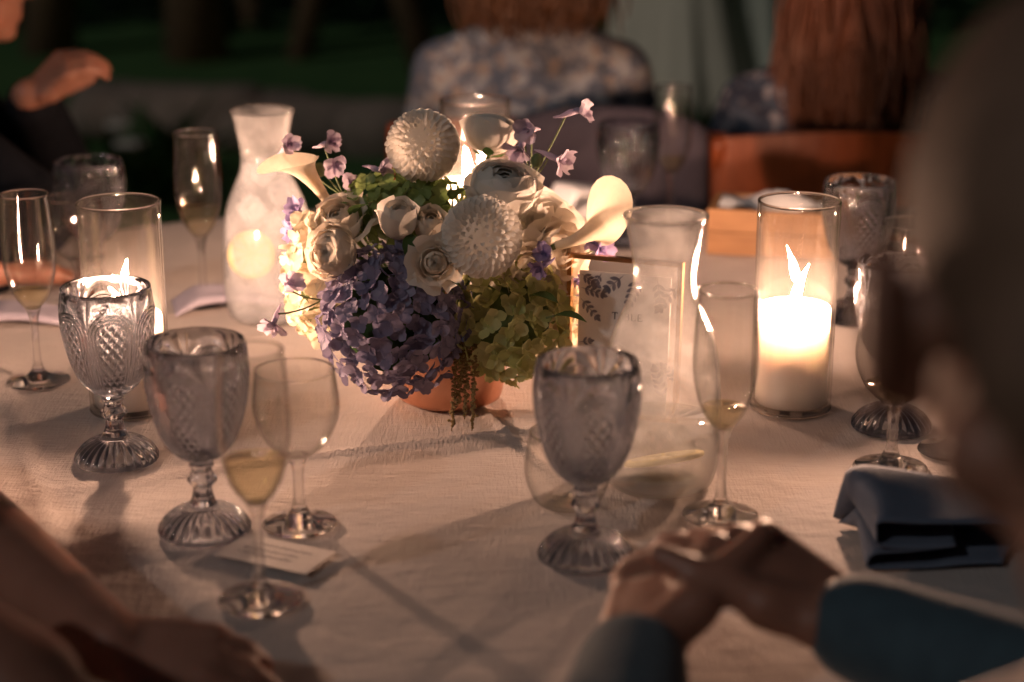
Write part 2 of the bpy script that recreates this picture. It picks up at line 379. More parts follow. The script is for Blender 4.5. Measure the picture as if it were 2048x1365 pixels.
for px, py, L, lab in stones:
    p = P(px, py, 0.0); H = rg.uniform(.10, .13)
    o = obj('border_stone', stone_mesh(rg, L * 1.15, .16, H), None, p + Vector((0, 0, H * .8)), zrot(rg.uniform(-.12, .12))); tag(o, lab, 'stone', 'stones edging the lawn')
# garden plants in front of the stones
blade = leaf_mesh('blade', M['darkleaf'], .30, .05, 6)
def plant(px, py, nlv, lab, fl=False):
    t = thing('garden_plant', lab, 'plant', P(px, py, 0.0)); rr = random.Random(int(px * 3))
    for i in range(nlv):
        q = zrot(rr.uniform(0, 2 * pi)) @ Quaternion((1, 0, 0), rr.uniform(.45, 1.3)); obj('leaf', blade, t, (0, 0, 0), q, rr.uniform(.7, 1.3))
    if fl:
        for i in range(3):
            h = Vector((rr.uniform(-.12, .12), -.05, rr.uniform(.18, .30))); st = MB(); st.tube(bez((0, 0, 0), h * .5, h), .004, 6); s = st.build('flower_stem', M['stem'], t)
            b = MB(); [b.ell(h + Vector((cos(a) * .022, sin(a) * .022, 0)), (.02, .02, .012), None, 8, 6) for a in [k * 2 * pi / 5 for k in range(5)]]; b.build('blossom', M['white'], s)
plant(290, 415, 26, 'leafy border plant with pale blossoms behind the cylinder candle and goblet', True)
plant(225, 400, 22, 'leafy border plant beside the dark suited guest')
plant(350, 350, 18, 'low leafy plant growing in front of the stones near the flute', False)
plant(1400, 330, 20, 'leafy plant in the dark between the two wooden chairs', False)

# ------------------------------------------------------------------ table and cloth
TC = Vector((-0.065, 1.75, 0.0)); TR = 0.90
t = thing('dining_table', 'round dining table under the white linen cloth', 'table', (TC.x, TC.y, 0))
mb = MB(); mb.add(*lathe([(.0001, TZ - .004), (TR - .012, TZ - .004), (TR - .006, TZ - .012), (TR - .006, TZ - .03), (.0001, TZ - .03)], 72)); mb.build('table_top', M['wood'], t)
for a in range(4):
    q = a * pi / 2 + .5; mb = MB(); mb.limb([(.62 * cos(q), .62 * sin(q), TZ - .04), (.66 * cos(q), .66 * sin(q), .025)], [.028, .022]); mb.build('leg', M['wood'], t)
vs = []; fs = []; n = 240
def cloth_z(x, y):
    z = 0.0007 * sin(9 * x + 4 * y + 1) + 0.0006 * sin(15 * y - 6 * x)
    for (a, c) in ((0.35, 0.02), (0.35 + pi / 2, -0.12), (0.35, -.42), (0.35 + pi / 2, .40)):      # pressed fold lines
        d = x * cos(a) + y * sin(a) - c + .004 * sin(7 * x + 5 * y); z += 0.0042 * math.exp(-(d / .0055) ** 2)
    return z
rings = [0.0001] + [TR * (k / 110) for k in range(1, 111)]
for r in rings:
    for i in range(n):
        a = 2 * pi * i / n; vs.append((r * cos(a), r * sin(a), TZ - .0008 + cloth_z(r * cos(a), r * sin(a)) - (.004 if r > TR - .002 else 0)))
for k in range(1, 26):
    s = k / 25
    for i in range(n):
        a = 2 * pi * i / n; w = s ** 1.2 * (.035 * sin(17 * a + .6 * sin(3 * a)) + .02 * sin(29 * a + 1))
        rr = TR + .012 * min(1, s * 8) + .05 * s + w; vs.append((rr * cos(a), rr * sin(a), TZ - .006 - .55 * s))
m = len(rings) + 25
for j in range(m - 1):
    for i in range(n): fs.append((j * n + i, j * n + (i + 1) % n, (j + 1) * n + (i + 1) % n, (j + 1) * n + i))
tag(obj('tablecloth', mesh('tablecloth', vs, fs, M['linen']), None, (TC.x, TC.y, 0)), 'white linen cloth with pressed folds spread over the round table', 'tablecloth')

# ------------------------------------------------------------------ glassware
def goblet_proto():
    out_bowl = interp_profile([(.0088, .0640), (.013, .0668), (.021, .0725), (.0305, .0850), (.0375, .1040), (.0425, .1280), (.0440, .1460), (.0432, .1600), (.0420, .1715)], .00062)
    in_bowl = [(.0395, .1722), (.0405, .1600), (.0412, .146), (.0396, .128), (.0346, .104), (.0275, .0865), (.018, .0762), (.009, .0725), (.00005, .0720)]
    def relief(r, z, a):
        per = pi / 3; u = ((a / per) % 1.0) * 2 - 1; s = u * (per / 2) * .0435; tc = .134; taper = max(0.35, min(1, r / .043))
        sm = s * taper if z < tc else s
        d = abs(s) if z < tc else hypot(s, z - tc)
        h = 0.0
        fade = min(1, max(0, (z - .070) / .006)) * min(1, max(0, (.1700 - z) / .003))
        if d < .0122:
            p = (s + z * .75) / .0088; q = (s - z * .75) / .0088
            tp = abs((p % 1) * 2 - 1); tq = abs((q % 1) * 2 - 1); h = .0013 * (min(tp, tq) * 1.4 - .35)
        elif d < .0222: h = .00065 * cos((d - .0122) / .0034 * 2 * pi - pi / 2)
        else:
            an = atan2(z - .139, (abs(s) - .0228)); h = .00065 * cos(an * 9)
        return r + h * fade * 1.05, z
    n = 480; vs, fs = lathe(out_bowl, n, relief); mb = MB(); mb.add(vs, fs)
    top = (len(out_bowl) - 1) * n
    rim = [(.0415, .1724), (.0405, .1728)] + in_bowl
    v2, f2 = lathe(rim, n); b = len(mb.v); mb.add(v2, f2)
    mb.f += [(top + i, top + (i + 1) % n, b + (i + 1) % n, b + i) for i in range(n)]
    t = thing('pressed_goblet', 'x', 'goblet')
    # bottom of the bowl is closed by the stem's solid top
    mb.f.append(tuple(reversed(range(n))))
    mb.build('bowl', M['goblet'], t)
    sp = interp_profile([(.0115, .0260), (.0090, .0325), (.0078, .0380), (.0082, .0420), (.0118, .0460), (.0122, .0495), (.0090, .0545), (.0084, .0580), (.0104, .0610), (.0095, .0637)], .0012)
    vs, fs = lathe(sp, 48, lambda r, z, a: (r * (1 + .05 * cos(8 * a)), z)); mb = MB(); mb.add(vs, fs); k = len(sp)
    mb.f.append(tuple(reversed(range(48)))); mb.f.append(tuple(range((k - 1) * 48, k * 48))); mb.build('stem', M['goblet'], t)
    fp = interp_profile([(.0392, .0003), (.0398, .0030), (.0385, .0065), (.0335, .0130), (.0255, .0185), (.0185, .0212), (.0145, .0225), (.0115, .0257)], .0010)
    def flute(r, z, a):
        w = min(1, max(0, (r - .013) / .008)); c = abs(cos(14 * a)); return r * (1 + w * .035 * (c ** .6 - .6)), z + w * .0016 * (c ** .6 - .5) * min(1, z / .004)
    vs, fs = lathe(fp, 224, flute); mb = MB(); mb.add(vs, fs); k = len(fp); b0 = (k - 1) * 224
    mb.f.append(tuple(range(b0, b0 + 224)))
    up = [(.0372, .0003), (.030, .0075), (.022, .0120), (.010, .0150), (.00005, .0158)]
    v2, f2 = lathe(up, 224); b = len(mb.v); mb.add(v2, f2); mb.f += [(b + i, b + (i + 1) % 224, (i + 1) % 224, i) for i in range(224)]
    mb.build('foot', M['goblet'], t)
    return t
def add_rim(t, r, z, w, mat='clear', n=72):
    vs = []; fs = []
    for i in range(n):
        a = 2 * pi * i / n
        for k in range(8): b = 2 * pi * k / 8; vs.append(((r + w * cos(b)) * cos(a), (r + w * cos(b)) * sin(a), z + w * sin(b)))
    for i in range(n):
        for k in range(8): fs.append((i * 8 + k, ((i + 1) % n) * 8 + k, ((i + 1) % n) * 8 + (k + 1) % 8, i * 8 + (k + 1) % 8))
    obj('rim', mesh('rim', vs, fs, M[mat]), t)
def fix_normals():
    import bmesh
    for me in bpy.data.meshes:
        if me.name.split('.')[0] in FIX:
            bm = bmesh.new(); bm.from_mesh(me); bmesh.ops.recalc_face_normals(bm, faces=bm.faces); bm.to_mesh(me); bm.free()
FIX = {'rim', 'bowl', 'stem', 'foot', 'wine', 'water', 'glass_body', 'glass_cylinder', 'candle', 'flame'}
gob = goblet_proto()
GOB = [(234, 921, .3, 'pressed glass goblet lit up by the candle behind it, beside the nearly empty flute'),
       (410, 1064, .9, 'grey pressed glass goblet beside the flat printed card'),
       (1170, 1116, .2, 'grey pressed glass goblet standing in front of the lemon water carafe'),
       (1782, 856, .55, 'pressed glass goblet behind the wine glass with a sip of wine'),
       (1705, 640, .1, 'smoky pressed goblet between the pillar candle and the red brown chair'),
       (1252, 488, .7, 'dark pressed goblet behind the calla lily by the framed card'),
       (195, 588, .4, 'smoky pressed goblet in front of the dark suited guest')]
def place(proto, first, x, y, ang, lab, grp, sc=1.0, z=TZ):
    o = proto if first else copy_tree(proto); o.location = P(x, y, z) + Vector((0, 0, .0012)); o.rotation_mode = 'QUATERNION'; o.rotation_quaternion = zrot(ang); o.scale = (sc,) * 3
    o['label'] = lab; o['group'] = grp; return o
for i, (x, y, a, lab) in enumerate(GOB): place(gob, i == 0, x, y, a, lab, 'pressed glass goblets on the table', .965)

def stemware(name, cat, bowl, wall, zb, stem_pts, foot_r, wine_top=None):
    """bowl: (r, z) from the bottom up; thin walled bowl, solid stem and foot."""
    t = thing(name, 'x', cat)
    op = interp_profile(bowl, .0025); ip = [(max(r - wall, .00005), z + (wall if k == 0 else 0)) for k, (r, z) in enumerate(op)]
    op = [(.00005, op[0][1])] + op
    prof = op + [(op[-1][0] - wall * .5, op[-1][1] + wall * .45)] + ip[::-1] + [(.00005, ip[0][1])]
    vs, fs = lathe(prof, 64); MB().add(vs, fs).build('bowl', M['thin'], t)
    add_rim(t, bowl[-1][0] - wall * .5, bowl[-1][1] + wall * .3, .0010)
    sp = interp_profile(stem_pts, .003); vs, fs = lathe(sp, 32); mb = MB(); mb.add(vs, fs); k = len(sp)
    mb.f.append(tuple(reversed(range(32)))); mb.f.append(tuple(range((k - 1) * 32, k * 32))); mb.build('stem', M['stemglass'], t)
    r0 = stem_pts[0][0]
    fp = interp_profile([(foot_r - .001, .0003), (foot_r, .0012), (foot_r - .0012, .0026), (foot_r * .62, .0052), (foot_r * .34, .0085), (r0, stem_pts[0][1] - .0001)], .002)
    vs, fs = lathe(fp, 64); mb = MB(); mb.add(vs, fs); k = len(fp); mb.f.append(tuple(range((k - 1) * 64, k * 64))); mb.f.append(tuple(reversed(range(64)))); mb.build('foot', M['clear'], t)
    if wine_top:
        wp = [(r - .0003, z) for r, z in ip if z < wine_top]; rt = wp[-1][0]
        wp = [(.00005, ip[0][1] + .0003)] + wp + [(rt, wine_top), (.00005, wine_top)]
        vs, fs = lathe(wp, 48); MB().add(vs, fs).build('wine', M['wine'], t)
    return t
flute_bowl = [(.004, .0785), (.0105, .083), (.0195, .097), (.0255, .118), (.0275, .138), (.0268, .165), (.0245, .200)]
flute_stem = [(.0072, .0125), (.0048, .022), (.0040, .040), (.0042, .060), (.0056, .072), (.0085, .0802)]
wine_bowl = [(.004, .0610), (.014, .0645), (.0255, .075), (.0335, .091), (.0362, .105), (.0353, .120), (.0330, .137)]
wine_stem = [(.0085, .0125), (.0056, .020), (.0048, .036), (.0052, .050), (.0075, .058), (.0105, .0628)]
fl_full = stemware('champagne_flute', 'champagne flute', flute_bowl, .0011, 0, flute_stem, .0330, .115)
fl_low = stemware('champagne_flute', 'champagne flute', flute_bowl, .0011, 0, flute_stem, .0330, .099)
wg = stemware('wine_glass', 'wine glass', wine_bowl, .0011, 0, wine_stem, .0318)
wg_sip = stemware('wine_glass', 'wine glass', wine_bowl, .0011, 0, wine_stem, .0330, .078)
G1 = 'champagne flutes on the table'; G2 = 'round wine glasses on the table'
place(fl_low, 1, 78, 765, 0, 'nearly empty champagne flute beside the candlelit goblet and its candle', G1)
place(fl_full, 1, 522, 1203, 0, 'champagne flute with pale wine in front of the round wine glass and flat card', G1)
place(fl_low, 0, 1440, 1035, 0, 'champagne flute with a little wine between the lemon carafe and a pillar candle', G1)
place(fl_full, 0, 408, 608, 0, 'half full champagne flute in front of the frosted carafe', G1, 1.04)
place(fl_low, 0, 1340, 455, 0, 'champagne flute behind the rim of the lemon water carafe', G1)
place(fl_low, 0, 1905, 905, 0, 'champagne flute partly hidden by the short haired guest', G1)
place(wg, 1, 600, 1052, 0, 'empty round wine glass touching the edge of the flat card', G2)
place(wg_sip, 1, 1780, 940, 0, 'round wine glass with a sip of wine beside the slate napkin', G2, 1.04)
place(wg, 0, 1812, 700, 0, 'empty round wine glass behind the goblet near the short haired guest', G2, 1.04)
place(wg, 0, 160, 622, 0, 'empty round wine glass just behind the candle of the candlelit goblet', G2)
# low round tumbler behind the front goblet
t = thing('stemless_glass', 'empty stemless round glass behind the front goblet and beside the carafe', 'glass', P(1135, 1010) + Vector((0, 0, .0012)))
tb = interp_profile([(.0225, .0), (.030, .006), (.0365, .022), (.0380, .036), (.0355, .055), (.0330, .066)], .003)
pr = [(.00005, 0)] + tb + [(r - .0012, z + (.0015 if k == 0 else 0)) for k, (r, z) in enumerate(tb)][::-1] + [(.00005, .0016)]
MB().add(*lathe(pr, 64)).build('glass_body', M['thin'], t); add_rim(t, .0324, .0662, .0009)

# ------------------------------------------------------------------ carafes
car_prof = [(.040, .0), (.0455, .004), (.0500, .020), (.0515, .045), (.0512, .080), (.0490, .115), (.0440, .142), (.0355, .165), (.0285, .183), (.0262, .198), (.0272, .214), (.0305, .236), (.0340, .2535)]
def carafe(lab, loc, fogmat, level, ice, sc=1.0):
    t = thing('water_carafe', lab, 'carafe', loc + Vector((0, 0, .0012)), group='glass water carafes', scale=(1.03, 1.03, .957))
    op = interp_profile(car_prof, .003); w = .0022; ip = [(r - w, z + (.004 if k == 0 else 0)) for k, (r, z) in enumerate(op)]; ip = [(r, max(z, .004)) for r, z in ip]
    prof = [(.00005, .0)] + op + [(op[-1][0] + .0012, .2545), (op[-1][0] + .0008, .2565), (op[-1][0] - w * .6, .2568)] + ip[::-1] + [(.00005, .004)]
    MB().add(*lathe(prof, 72)).build('glass_body', fogmat, t); add_rim(t, op[-1][0] + .0002, .2562, .0017)
    wp = [(r - .0006, z) for r, z in ip if .0045 < z < level]; wp = [(.00005, .0045), (wp[0][0] - .001, .0045)] + wp + [(wp[-1][0], level), (.00005, level)]
    MB().add(*lathe(wp, 64)).build('water', M['water'] if not ice else M['icewater'], t)
    return t
M['icewater'] = glass_thin('ice_water', (0.92, 0.935, 0.95), fog=(0.08, 0.36), hcol=(0.86, 0.88, 0.92), hscale=34)
c1 = P(541, 636); c2 = P(1318, 968)
carafe('tall frosted carafe of ice water with a lemon slice, behind the flower bowl', c1, M['fogged'], .195, True)
carafe('glass carafe with a lemon slice in shallow water, beside the framed table card', c2, M['misted'], .062, False)
def lemon(lab, loc, q, r=.026):
    t = thing('lemon_slice', lab, 'lemon', loc, q)
    mb = MB(); mb.add(*lathe([(.00005, .0026), (r * .93, .0026), (r, .0016), (r, -.0016), (r * .93, -.0026), (.00005, -.0026)], 40)); mb.build('rind', M['lemon'], t)
    for k in range(9):
        a0 = 2 * pi * k / 9 + .05; a1 = a0 + 2 * pi / 9 - .1
        for s in (1,):
            v = [(r * .1 * cos((a0 + a1) / 2), r * .1 * sin((a0 + a1) / 2), .0030)] + [(r * .82 * cos(a0 + (a1 - a0) * i / 5), r * .82 * sin(a0 + (a1 - a0) * i / 5), .0030) for i in range(6)]
            v += [(x, y, -.0030) for x, y, z in v]; f = [tuple(range(7)), tuple(reversed(range(7, 14)))] + [(i, (i + 1) % 7, 7 + (i + 1) % 7, 7 + i) for i in range(7)]
            obj('segment', mesh('segment', v, f, M['lemonpulp'], False), t)
lemon('round lemon slice pressed against the glass of the frosted carafe', c1 + Vector((-.014, -.036, .086)), align((-.15, -1, .2)), .028)
lemon('lemon slice lying tilted at the bottom of the lower carafe', c2 + Vector((.004, .0, .024)), align((-.16, .30, 1)), .036)
cube_rng = random.Random(5)
for k in range(7):
    a = k * 2.4; h = .05 + .02 * k; mb = MB(); Mx = Quaternion((cube_rng.gauss(0, 1), cube_rng.gauss(0, 1), cube_rng.gauss(0, 1), 1)).normalized().to_matrix()
    s = .011; mb.box((0, 0, 0), (s, s, s * .9), Mx)
    o = mb.build('ice_cube', M['ice'], None, False, loc=c1 + Vector((.019 * cos(a), .010 + .015 * sin(a), h))); tag(o, ['ice cube lowest in the frosted carafe, below the lemon slice', 'ice cube beside the lower edge of the lemon slice in the carafe', 'ice cube level with the middle of the lemon slice', 'ice cube just above the lemon slice in the frosted carafe', 'ice cube in the shoulder of the frosted carafe', 'ice cube in the narrowing part of the frosted carafe', 'topmost ice cube at the water line of the frosted carafe'][k], 'ice cube', 'ice cubes in the frosted carafe')

# ------------------------------------------------------------------ candles in glass cylinders
def candle(lab, clab, loc, R, H, r, h, lean, fh=.036, off=(0, 0)):
    t = thing('hurricane_glass', lab, 'candle holder', loc + Vector((0, 0, .0012)), group='glass cylinder candle holders'); w = .0022
    prof = [(.00005, 0), (R - .002, 0), (R, .002)] + [(R, H * k / 10) for k in range(1, 10)] + [(R, H - .001), (R - w * .5, H), (R - w, H - .001)] + [(R - w, .006 + (H - .01) * k / 10) for k in range(9, 0, -1)] + [(R - w - .001, .006), (.00005, .006)]
    MB().add(*lathe(prof, 80)).build('glass_cylinder', M['cyl'], t); add_rim(t, R - w * .5, H + .0002, .0014); add_rim(t, R - .0012, .0016, .0018)
    c = thing('pillar_candle', clab, 'candle', loc + Vector((off[0], off[1], .0075)), group='lit pillar candles')
    cp = [(.00005, 0), (r - .0015, 0), (r, .0015)] + [(r, h * k / 8) for k in range(1, 8)] + [(r, h - .004), (r - .0008, h - .0012), (r - .003, h - .0004), (r - .006, h - .0016), (r * .6, h - .005), (r * .25, h - .0065), (.00005, h - .007)]
    MB().add(*lathe(cp, 64)).build('candle_body', M['wax'], c)
    MB().tube([(0, 0, h - .010), (.0004, 0, h - .001), (.0012, 0, h + .0045)], [.0010, .0010, .0007], 8).build('wick', M['wick'], c)
    vs = []; fs = []; n = 14; m = 12
    for j in range(m + 1):
        s = j / m; rr = .0054 * (sin(pi * s ** .62) * (1 - s * .45) + .02); z = h + .0015 + fh * s; lx = lean * fh * s ** 1.7
        for i in range(n): a = 2 * pi * i / n; vs.append((rr * cos(a) + lx, rr * sin(a) * .8, z))
    for j in range(m):
        for i in range(n): fs.append((j * n + i, j * n + (i + 1) % n, (j + 1) * n + (i + 1) % n, (j + 1) * n + i))
    fs.append(tuple(reversed(range(n)))); fs.append(tuple(range(m * n, m * n + n)))
    obj('flame', mesh('flame', vs, fs, M['flame']), c)
candle('tall glass cylinder around a candle behind the candlelit goblet', 'lit ivory pillar candle behind the candlelit goblet', P(263, 818), .0405, .211, .0358, .092, -.15)
candle('tall glass cylinder around a candle beside the flute and the slate napkin', 'lit ivory pillar candle beside the champagne flute and the slate napkin', P(1580, 815), .0405, .211, .0358, .100, .30, .040)
candle('tall glass cylinder around a candle behind the flower arrangement', 'lit ivory pillar candle behind the flower arrangement', P(952, 585), .0430, .238, .0372, .132, -.1, .040, (-.008, 0))

# ------------------------------------------------------------------ flower arrangement
VC = P(900, 796); VZ = TZ + .0012
t = thing('flower_bowl', 'small round copper bowl holding the flowers at the middle of the table', 'vase', VC + Vector((0, 0, .0012)))
bp = interp_profile([(.0470, 0), (.0520, .003), (.0560, .020), (.0585, .045), (.0600, .075), (.0610, .095)], .004)
MB().add(*lathe([(.00005, 0)] + bp + [(.0600, .0962)] + [(r - .0022, max(z, .003)) for r, z in bp[::-1]] + [(.00005, .003)], 72)).build('bowl_wall', M['copper'], t)
MB().add(*lathe([(.00005, .06), (.056, .07), (.0565, .075), (.045, .087), (.00005, .092)], 40)).build('floral_foam', M['stem'], t)
VH = VC + Vector((0, 0, .075))
VF = VC + Vector((0, 0, .14))

def stem_to(t, start, mat='stem', r=.0022, end=None):
    """Stem from the flower's own base down into the bowl, in the flower's local space."""
    Mi = (Matrix.Translation(t.location) @ t.rotation_quaternion.to_matrix().to_4x4() @ Matrix.Diagonal((*t.scale, 1))).inverted()
    e = Mi @ (end or (VH + (t.location - VF) * .18)); s = Vector(start); mid = s.lerp(e, .45) + (Mi.to_3x3() @ Vector((0, 0, .0)))
    MB().tube(bez(s, s + (s - Vector((0, 0, 0))).normalized() * (e - s).length * .35 if s.length > 1e-4 else mid, e, 8), r / t.scale[0], 7).build('stem', M[mat], t)

def sph_petal(R, phi0, phimax, half, curl, asp, wav, seed, nu=6, nv=7):
    rr = random.Random(seed); ph = rr.uniform(0, 6); vs = []; fs = []
    for j in range(nv + 1):
        v = j / nv
        for i in range(nu + 1):
            u = i / nu * 2 - 1
            phi = phi0 + (phimax - .22 * u * u - .05 * sin(3 * u + ph) * v) * v
            wp = (.35 + .65 * sin(pi * min(1, .08 + v * .62)) ** .8) * (1 if v < .8 else 1 - (v - .8) * .5)
            a = u * half * wp / max(sin(min(phi, pi - .35)), .4) ** .5
            c = max(0, v - .70) / .30; rad = R * (1 + curl * c * c * (1 + .35 * u * u)) * (1 + wav * sin(5 * u + ph) * v * v)
            vs.append((rad * sin(phi) * cos(a), rad * sin(phi) * sin(a), -R * cos(phi) * asp - curl * R * c * c * .35))
    for j in range(nv):
        for i in range(nu): b = j * (nu + 1) + i; fs.append((b, b + 1, b + nu + 2, b + nu + 1))
    return vs, fs
PET = {}
def rose_layers(kind):
    if kind in PET: return PET[kind]
    out = []
    if kind == 'rose':      # spiral rose seen face on
        spec = [(.16, 158, 1.5, 0.0, 3), (.28, 150, 1.25, .02, 3), (.42, 142, 1.1, .05, 4), (.57, 133, .95, .10, 5), (.73, 122, .85, .20, 5), (.88, 108, .80, .30, 5), (1.0, 92, .75, .42, 5)]
    elif kind == 'bud':     # half closed rose bud
        spec = [(.25, 160, 1.4, .0, 3), (.42, 155, 1.2, .03, 3), (.60, 148, 1.1, .06, 4), (.80, 140, 1.0, .12, 4), (1.0, 126, .95, .25, 4)]
    elif kind == 'ranunculus':
        spec = [(.18, 172, 1.5, 0, 4), (.30, 169, 1.3, 0, 4), (.42, 164, 1.2, 0, 5), (.53, 158, 1.1, 0, 5), (.63, 151, 1.0, .02, 5), (.72, 143, .95, .03, 6), (.81, 133, .88, .05, 6), (.90, 121, .82, .08, 6), (1.0, 104, .78, .12, 6)]
    for k, (R, ph, half, curl, n) in enumerate(spec):
        ms = []
        for q in range(2):
            vs, fs = sph_petal(R, radians(8), radians(ph), half, curl, {'bud': 1.25, 'rose': .95, 'ranunculus': .85}[kind], .03 + .03 * R, k * 7 + q + len(kind)); ms.append((vs, fs))
        out.append((ms, n))
    PET[kind] = out; return out
PM = {}
def rose(name, lab, cat, kind, loc, d, R, mat, spin=0, grp='cream roses and ranunculus in the bowl'):
    t = thing(name, lab, cat, loc, align(d, spin), grp, R)
    for k, (ms, n) in enumerate(rose_layers(kind)):
        for i in range(n):
            key = (kind, k, i % 2, mat)
            if key not in PM: PM[key] = mesh('petal', ms[i % 2][0], ms[i % 2][1], M[mat])
            obj('petal', PM[key], t, None, zrot(2 * pi * i / n + k * 2.4 + .15 * sin(i * 3 + k)), 1 + .04 * sin(7 * i + k))
    for i in range(5):
        key = ('sepal', i % 2)
        if key not in PM: PM[key] = mesh('sepal', *sph_petal(1.02, radians(4), radians(30 + 8 * (i % 2)), .34, .05, .95, .02, i), M['leaf'])
        obj('sepal', PM[key], t, None, zrot(2 * pi * i / 5))
    stem_to(t, (0, 0, -.93 if kind != 'bud' else -1.2)); return t

def scoop(L, W, n=5):
    vs = []; fs = []
    for j in range(n + 1):
        v = j / n; w = W * (.45 + .55 * sin(pi * min(1, .1 + v * .72))) * (1 if v < .85 else 1 - (v - .85) * 1.3)
        for i in range(5):
            u = i / 4 * 2 - 1; a = u * 1.25
            vs.append((W * .75 * (cos(a) - 1) * (1 - .4 * v) + .22 * L * v * v, w * sin(a) * .8, L * (v - .08 * u * u * v)))
    for j in range(n):
        for i in range(4): b = j * 5 + i; fs.append((b, b + 1, b + 6, b + 5))
    return vs, fs
SCOOP = mesh('petal', *scoop(1.0, .44), M['dahlia'])
def dahlia(lab, loc, d, R, n, flat, spin=0):
    t = thing('dahlia', lab, 'dahlia', loc, align(d, spin), 'white dahlias in the bowl', R)
    MB().ell((0, 0, -.05), (.74, .74, .74 * flat), None, 16, 10).build('flower_core', M['dahlia'], t)
    ga = pi * (3 - sqrt(5))
    for i in range(n):
        f = (i + .5) / n; th = radians(5 + 112 * f ** .56); ph = i * ga
        dirv = Vector((sin(th) * cos(ph), sin(th) * sin(ph), cos(th))); sz = .14 + .21 * min(1, f * 1.6) ** .7
        base = Vector((dirv.x, dirv.y, dirv.z * flat)) * (1.0 - sz * .93)
        pole = Vector((cos(th) * cos(ph), cos(th) * sin(ph), -sin(th)))          # away from the face's pole
        z = (dirv + pole * (.10 + .25 * f)).normalized(); x = (pole - z * pole.dot(z)).normalized(); y = z.cross(x)
        q = Matrix((x, y, z)).transposed().to_quaternion() @ zrot(random.uniform(-.3, .3)) @ Quaternion((0, 1, 0), random.uniform(-.16, .10))
        obj('petal', SCOOP, t, base, q, (sz * .95, sz * (1.0 + .15 * random.random()), sz * random.uniform(.93, 1.06)))
    stem_to(t, (0, 0, -.4 * flat)); return t

def floret_petal(mat, seed):
    rr = random.Random(seed); vs = []; fs = []; n = 5; a0 = rr.uniform(-.1, .1); cup = rr.uniform(.0, .45); wv = rr.uniform(0, 6)
    for j in range(n + 1):
        v = j / n; w = .50 * sin(pi * (.06 + .80 * v)) ** .75 * (1 if v < .9 else .8)
        for i in range(5):
            u = i / 4 * 2 - 1; vs.append((.06 + v * (1 - .10 * u * u * v), u * w * (1 + a0 * v), cup * v * v - .12 * v ** 3 + .10 * u * u * v + .035 * sin(4 * u + wv + 3 * v)))
    for j in range(n):
        for i in range(4): b = j * 5 + i; fs.append((b, b + 1, b + 6, b + 5))
    return mesh('petal', vs, fs, mat)
FP = {}
EYE = {}
def hydrangea(lab, loc, rad, n, mat, size, facing, seed, lim=-.25, grp='hydrangea heads in the bowl'):
    t = thing('hydrangea', lab, 'hydrangea', loc, Quaternion(), grp); rr = random.Random(seed); facing = Vector(facing).normalized()
    if mat not in FP:
        FP[mat] = [floret_petal(M[mat], 31 * k + len(mat)) for k in range(4)]
        e = MB(); e.ell((0, 0, 0), (.085, .085, .07), None, 8, 5); EYE[mat] = mesh('floret', e.v, e.f, M[mat])
    c = MB(); c.ell((0, 0, 0), (rad[0] * .74, rad[1] * .74, rad[2] * .74), None, 20, 12); c.build('flower_core', M['stem'] if mat != 'purple' else M['darkleaf'], t)
    ga = pi * (3 - sqrt(5)); cnt = 0
    for i in range(n):
        z = 1 - 2 * (i + .5) / n; ph = i * ga + rr.uniform(-.12, .12); s = sqrt(1 - z * z); d = Vector((s * cos(ph), s * sin(ph), z))
        if d.dot(facing) < lim: continue
        k = rr.uniform(.84, 1.03); nrm = Vector((d.x / rad[0], d.y / rad[1], d.z / rad[2])).normalized() + Vector((rr.gauss(0, 1), rr.gauss(0, 1), rr.gauss(0, 1))) * .30
        f = obj('floret', EYE[mat], t, (d.x * rad[0] * k, d.y * rad[1] * k, d.z * rad[2] * k), align(nrm, rr.uniform(0, 6.28)), size * rr.uniform(.82, 1.18)); cnt += 1
        a0 = 0
        for q in range(4): obj('petal', FP[mat][(q + i) % 4], f, None, zrot(q * pi / 2 + rr.uniform(-.12, .12)) @ Quaternion((0, 1, 0), rr.uniform(-.35, .12)), rr.uniform(.88, 1.1))
    stem_to(t, (0, 0, -rad[2] * .6), r=.003); return t

TOC = Vector((0, -.9, .42))
hydrangea('large dusky purple hydrangea head hanging over the copper bowl', B(788, 640, 1.375), (.070, .062, .070), 240, 'purple', .0115, TOC, 1, -.30)
hydrangea('lime green hydrangea head beside the framed card', B(1012, 640, 1.405), (.058, .050, .060), 135, 'green', .0130, TOC + Vector((.3, 0, 0)), 2, -.25)
hydrangea('green hydrangea tucked under the white pompon dahlia', B(812, 425, 1.425), (.062, .046, .042), 95, 'darkgreenp', .0120, TOC + Vector((0, 0, .5)), 3, -.1)
hydrangea('cream hydrangea glowing behind the folded cream rose', B(642, 560, 1.43), (.034, .04, .066), 80, 'creamh', .0125, (-.8, -.5, .1), 4, -.35)
hydrangea('cream hydrangea glowing behind the framed card', B(1098, 600, 1.455), (.040, .038, .055), 70, 'creamh', .0125, (.8, -.5, .1), 5, -.35)
dahlia('round white pompon dahlia standing highest in the arrangement', B(846, 292, 1.40), (-.05, -.75, .62), .0365, 300, .95)
dahlia('open white dahlia facing out beside the lime hydrangea', B(963, 474, 1.315), (.02, -.93, .30), .0385, 280, .62)
RG = 'cream roses and ranunculus in the bowl'
rose('ranunculus', 'big ruffled white ranunculus above the open dahlia', 'ranunculus', 'ranunculus', B(1006, 378, 1.39), (.12, -.35, .93), .0365, 'white', .3)
rose('ranunculus', 'cream ranunculus bulging at the side above the purple hydrangea', 'ranunculus', 'ranunculus', B(664, 506, 1.345), (-.45, -.80, .22), .0255, 'cream', 1.2)
rose('rose', 'cream rose with folded petals above the bulging cream ranunculus', 'rose', 'rose', B(676, 440, 1.395), (-.30, -.45, .80), .0290, 'cream', .4)
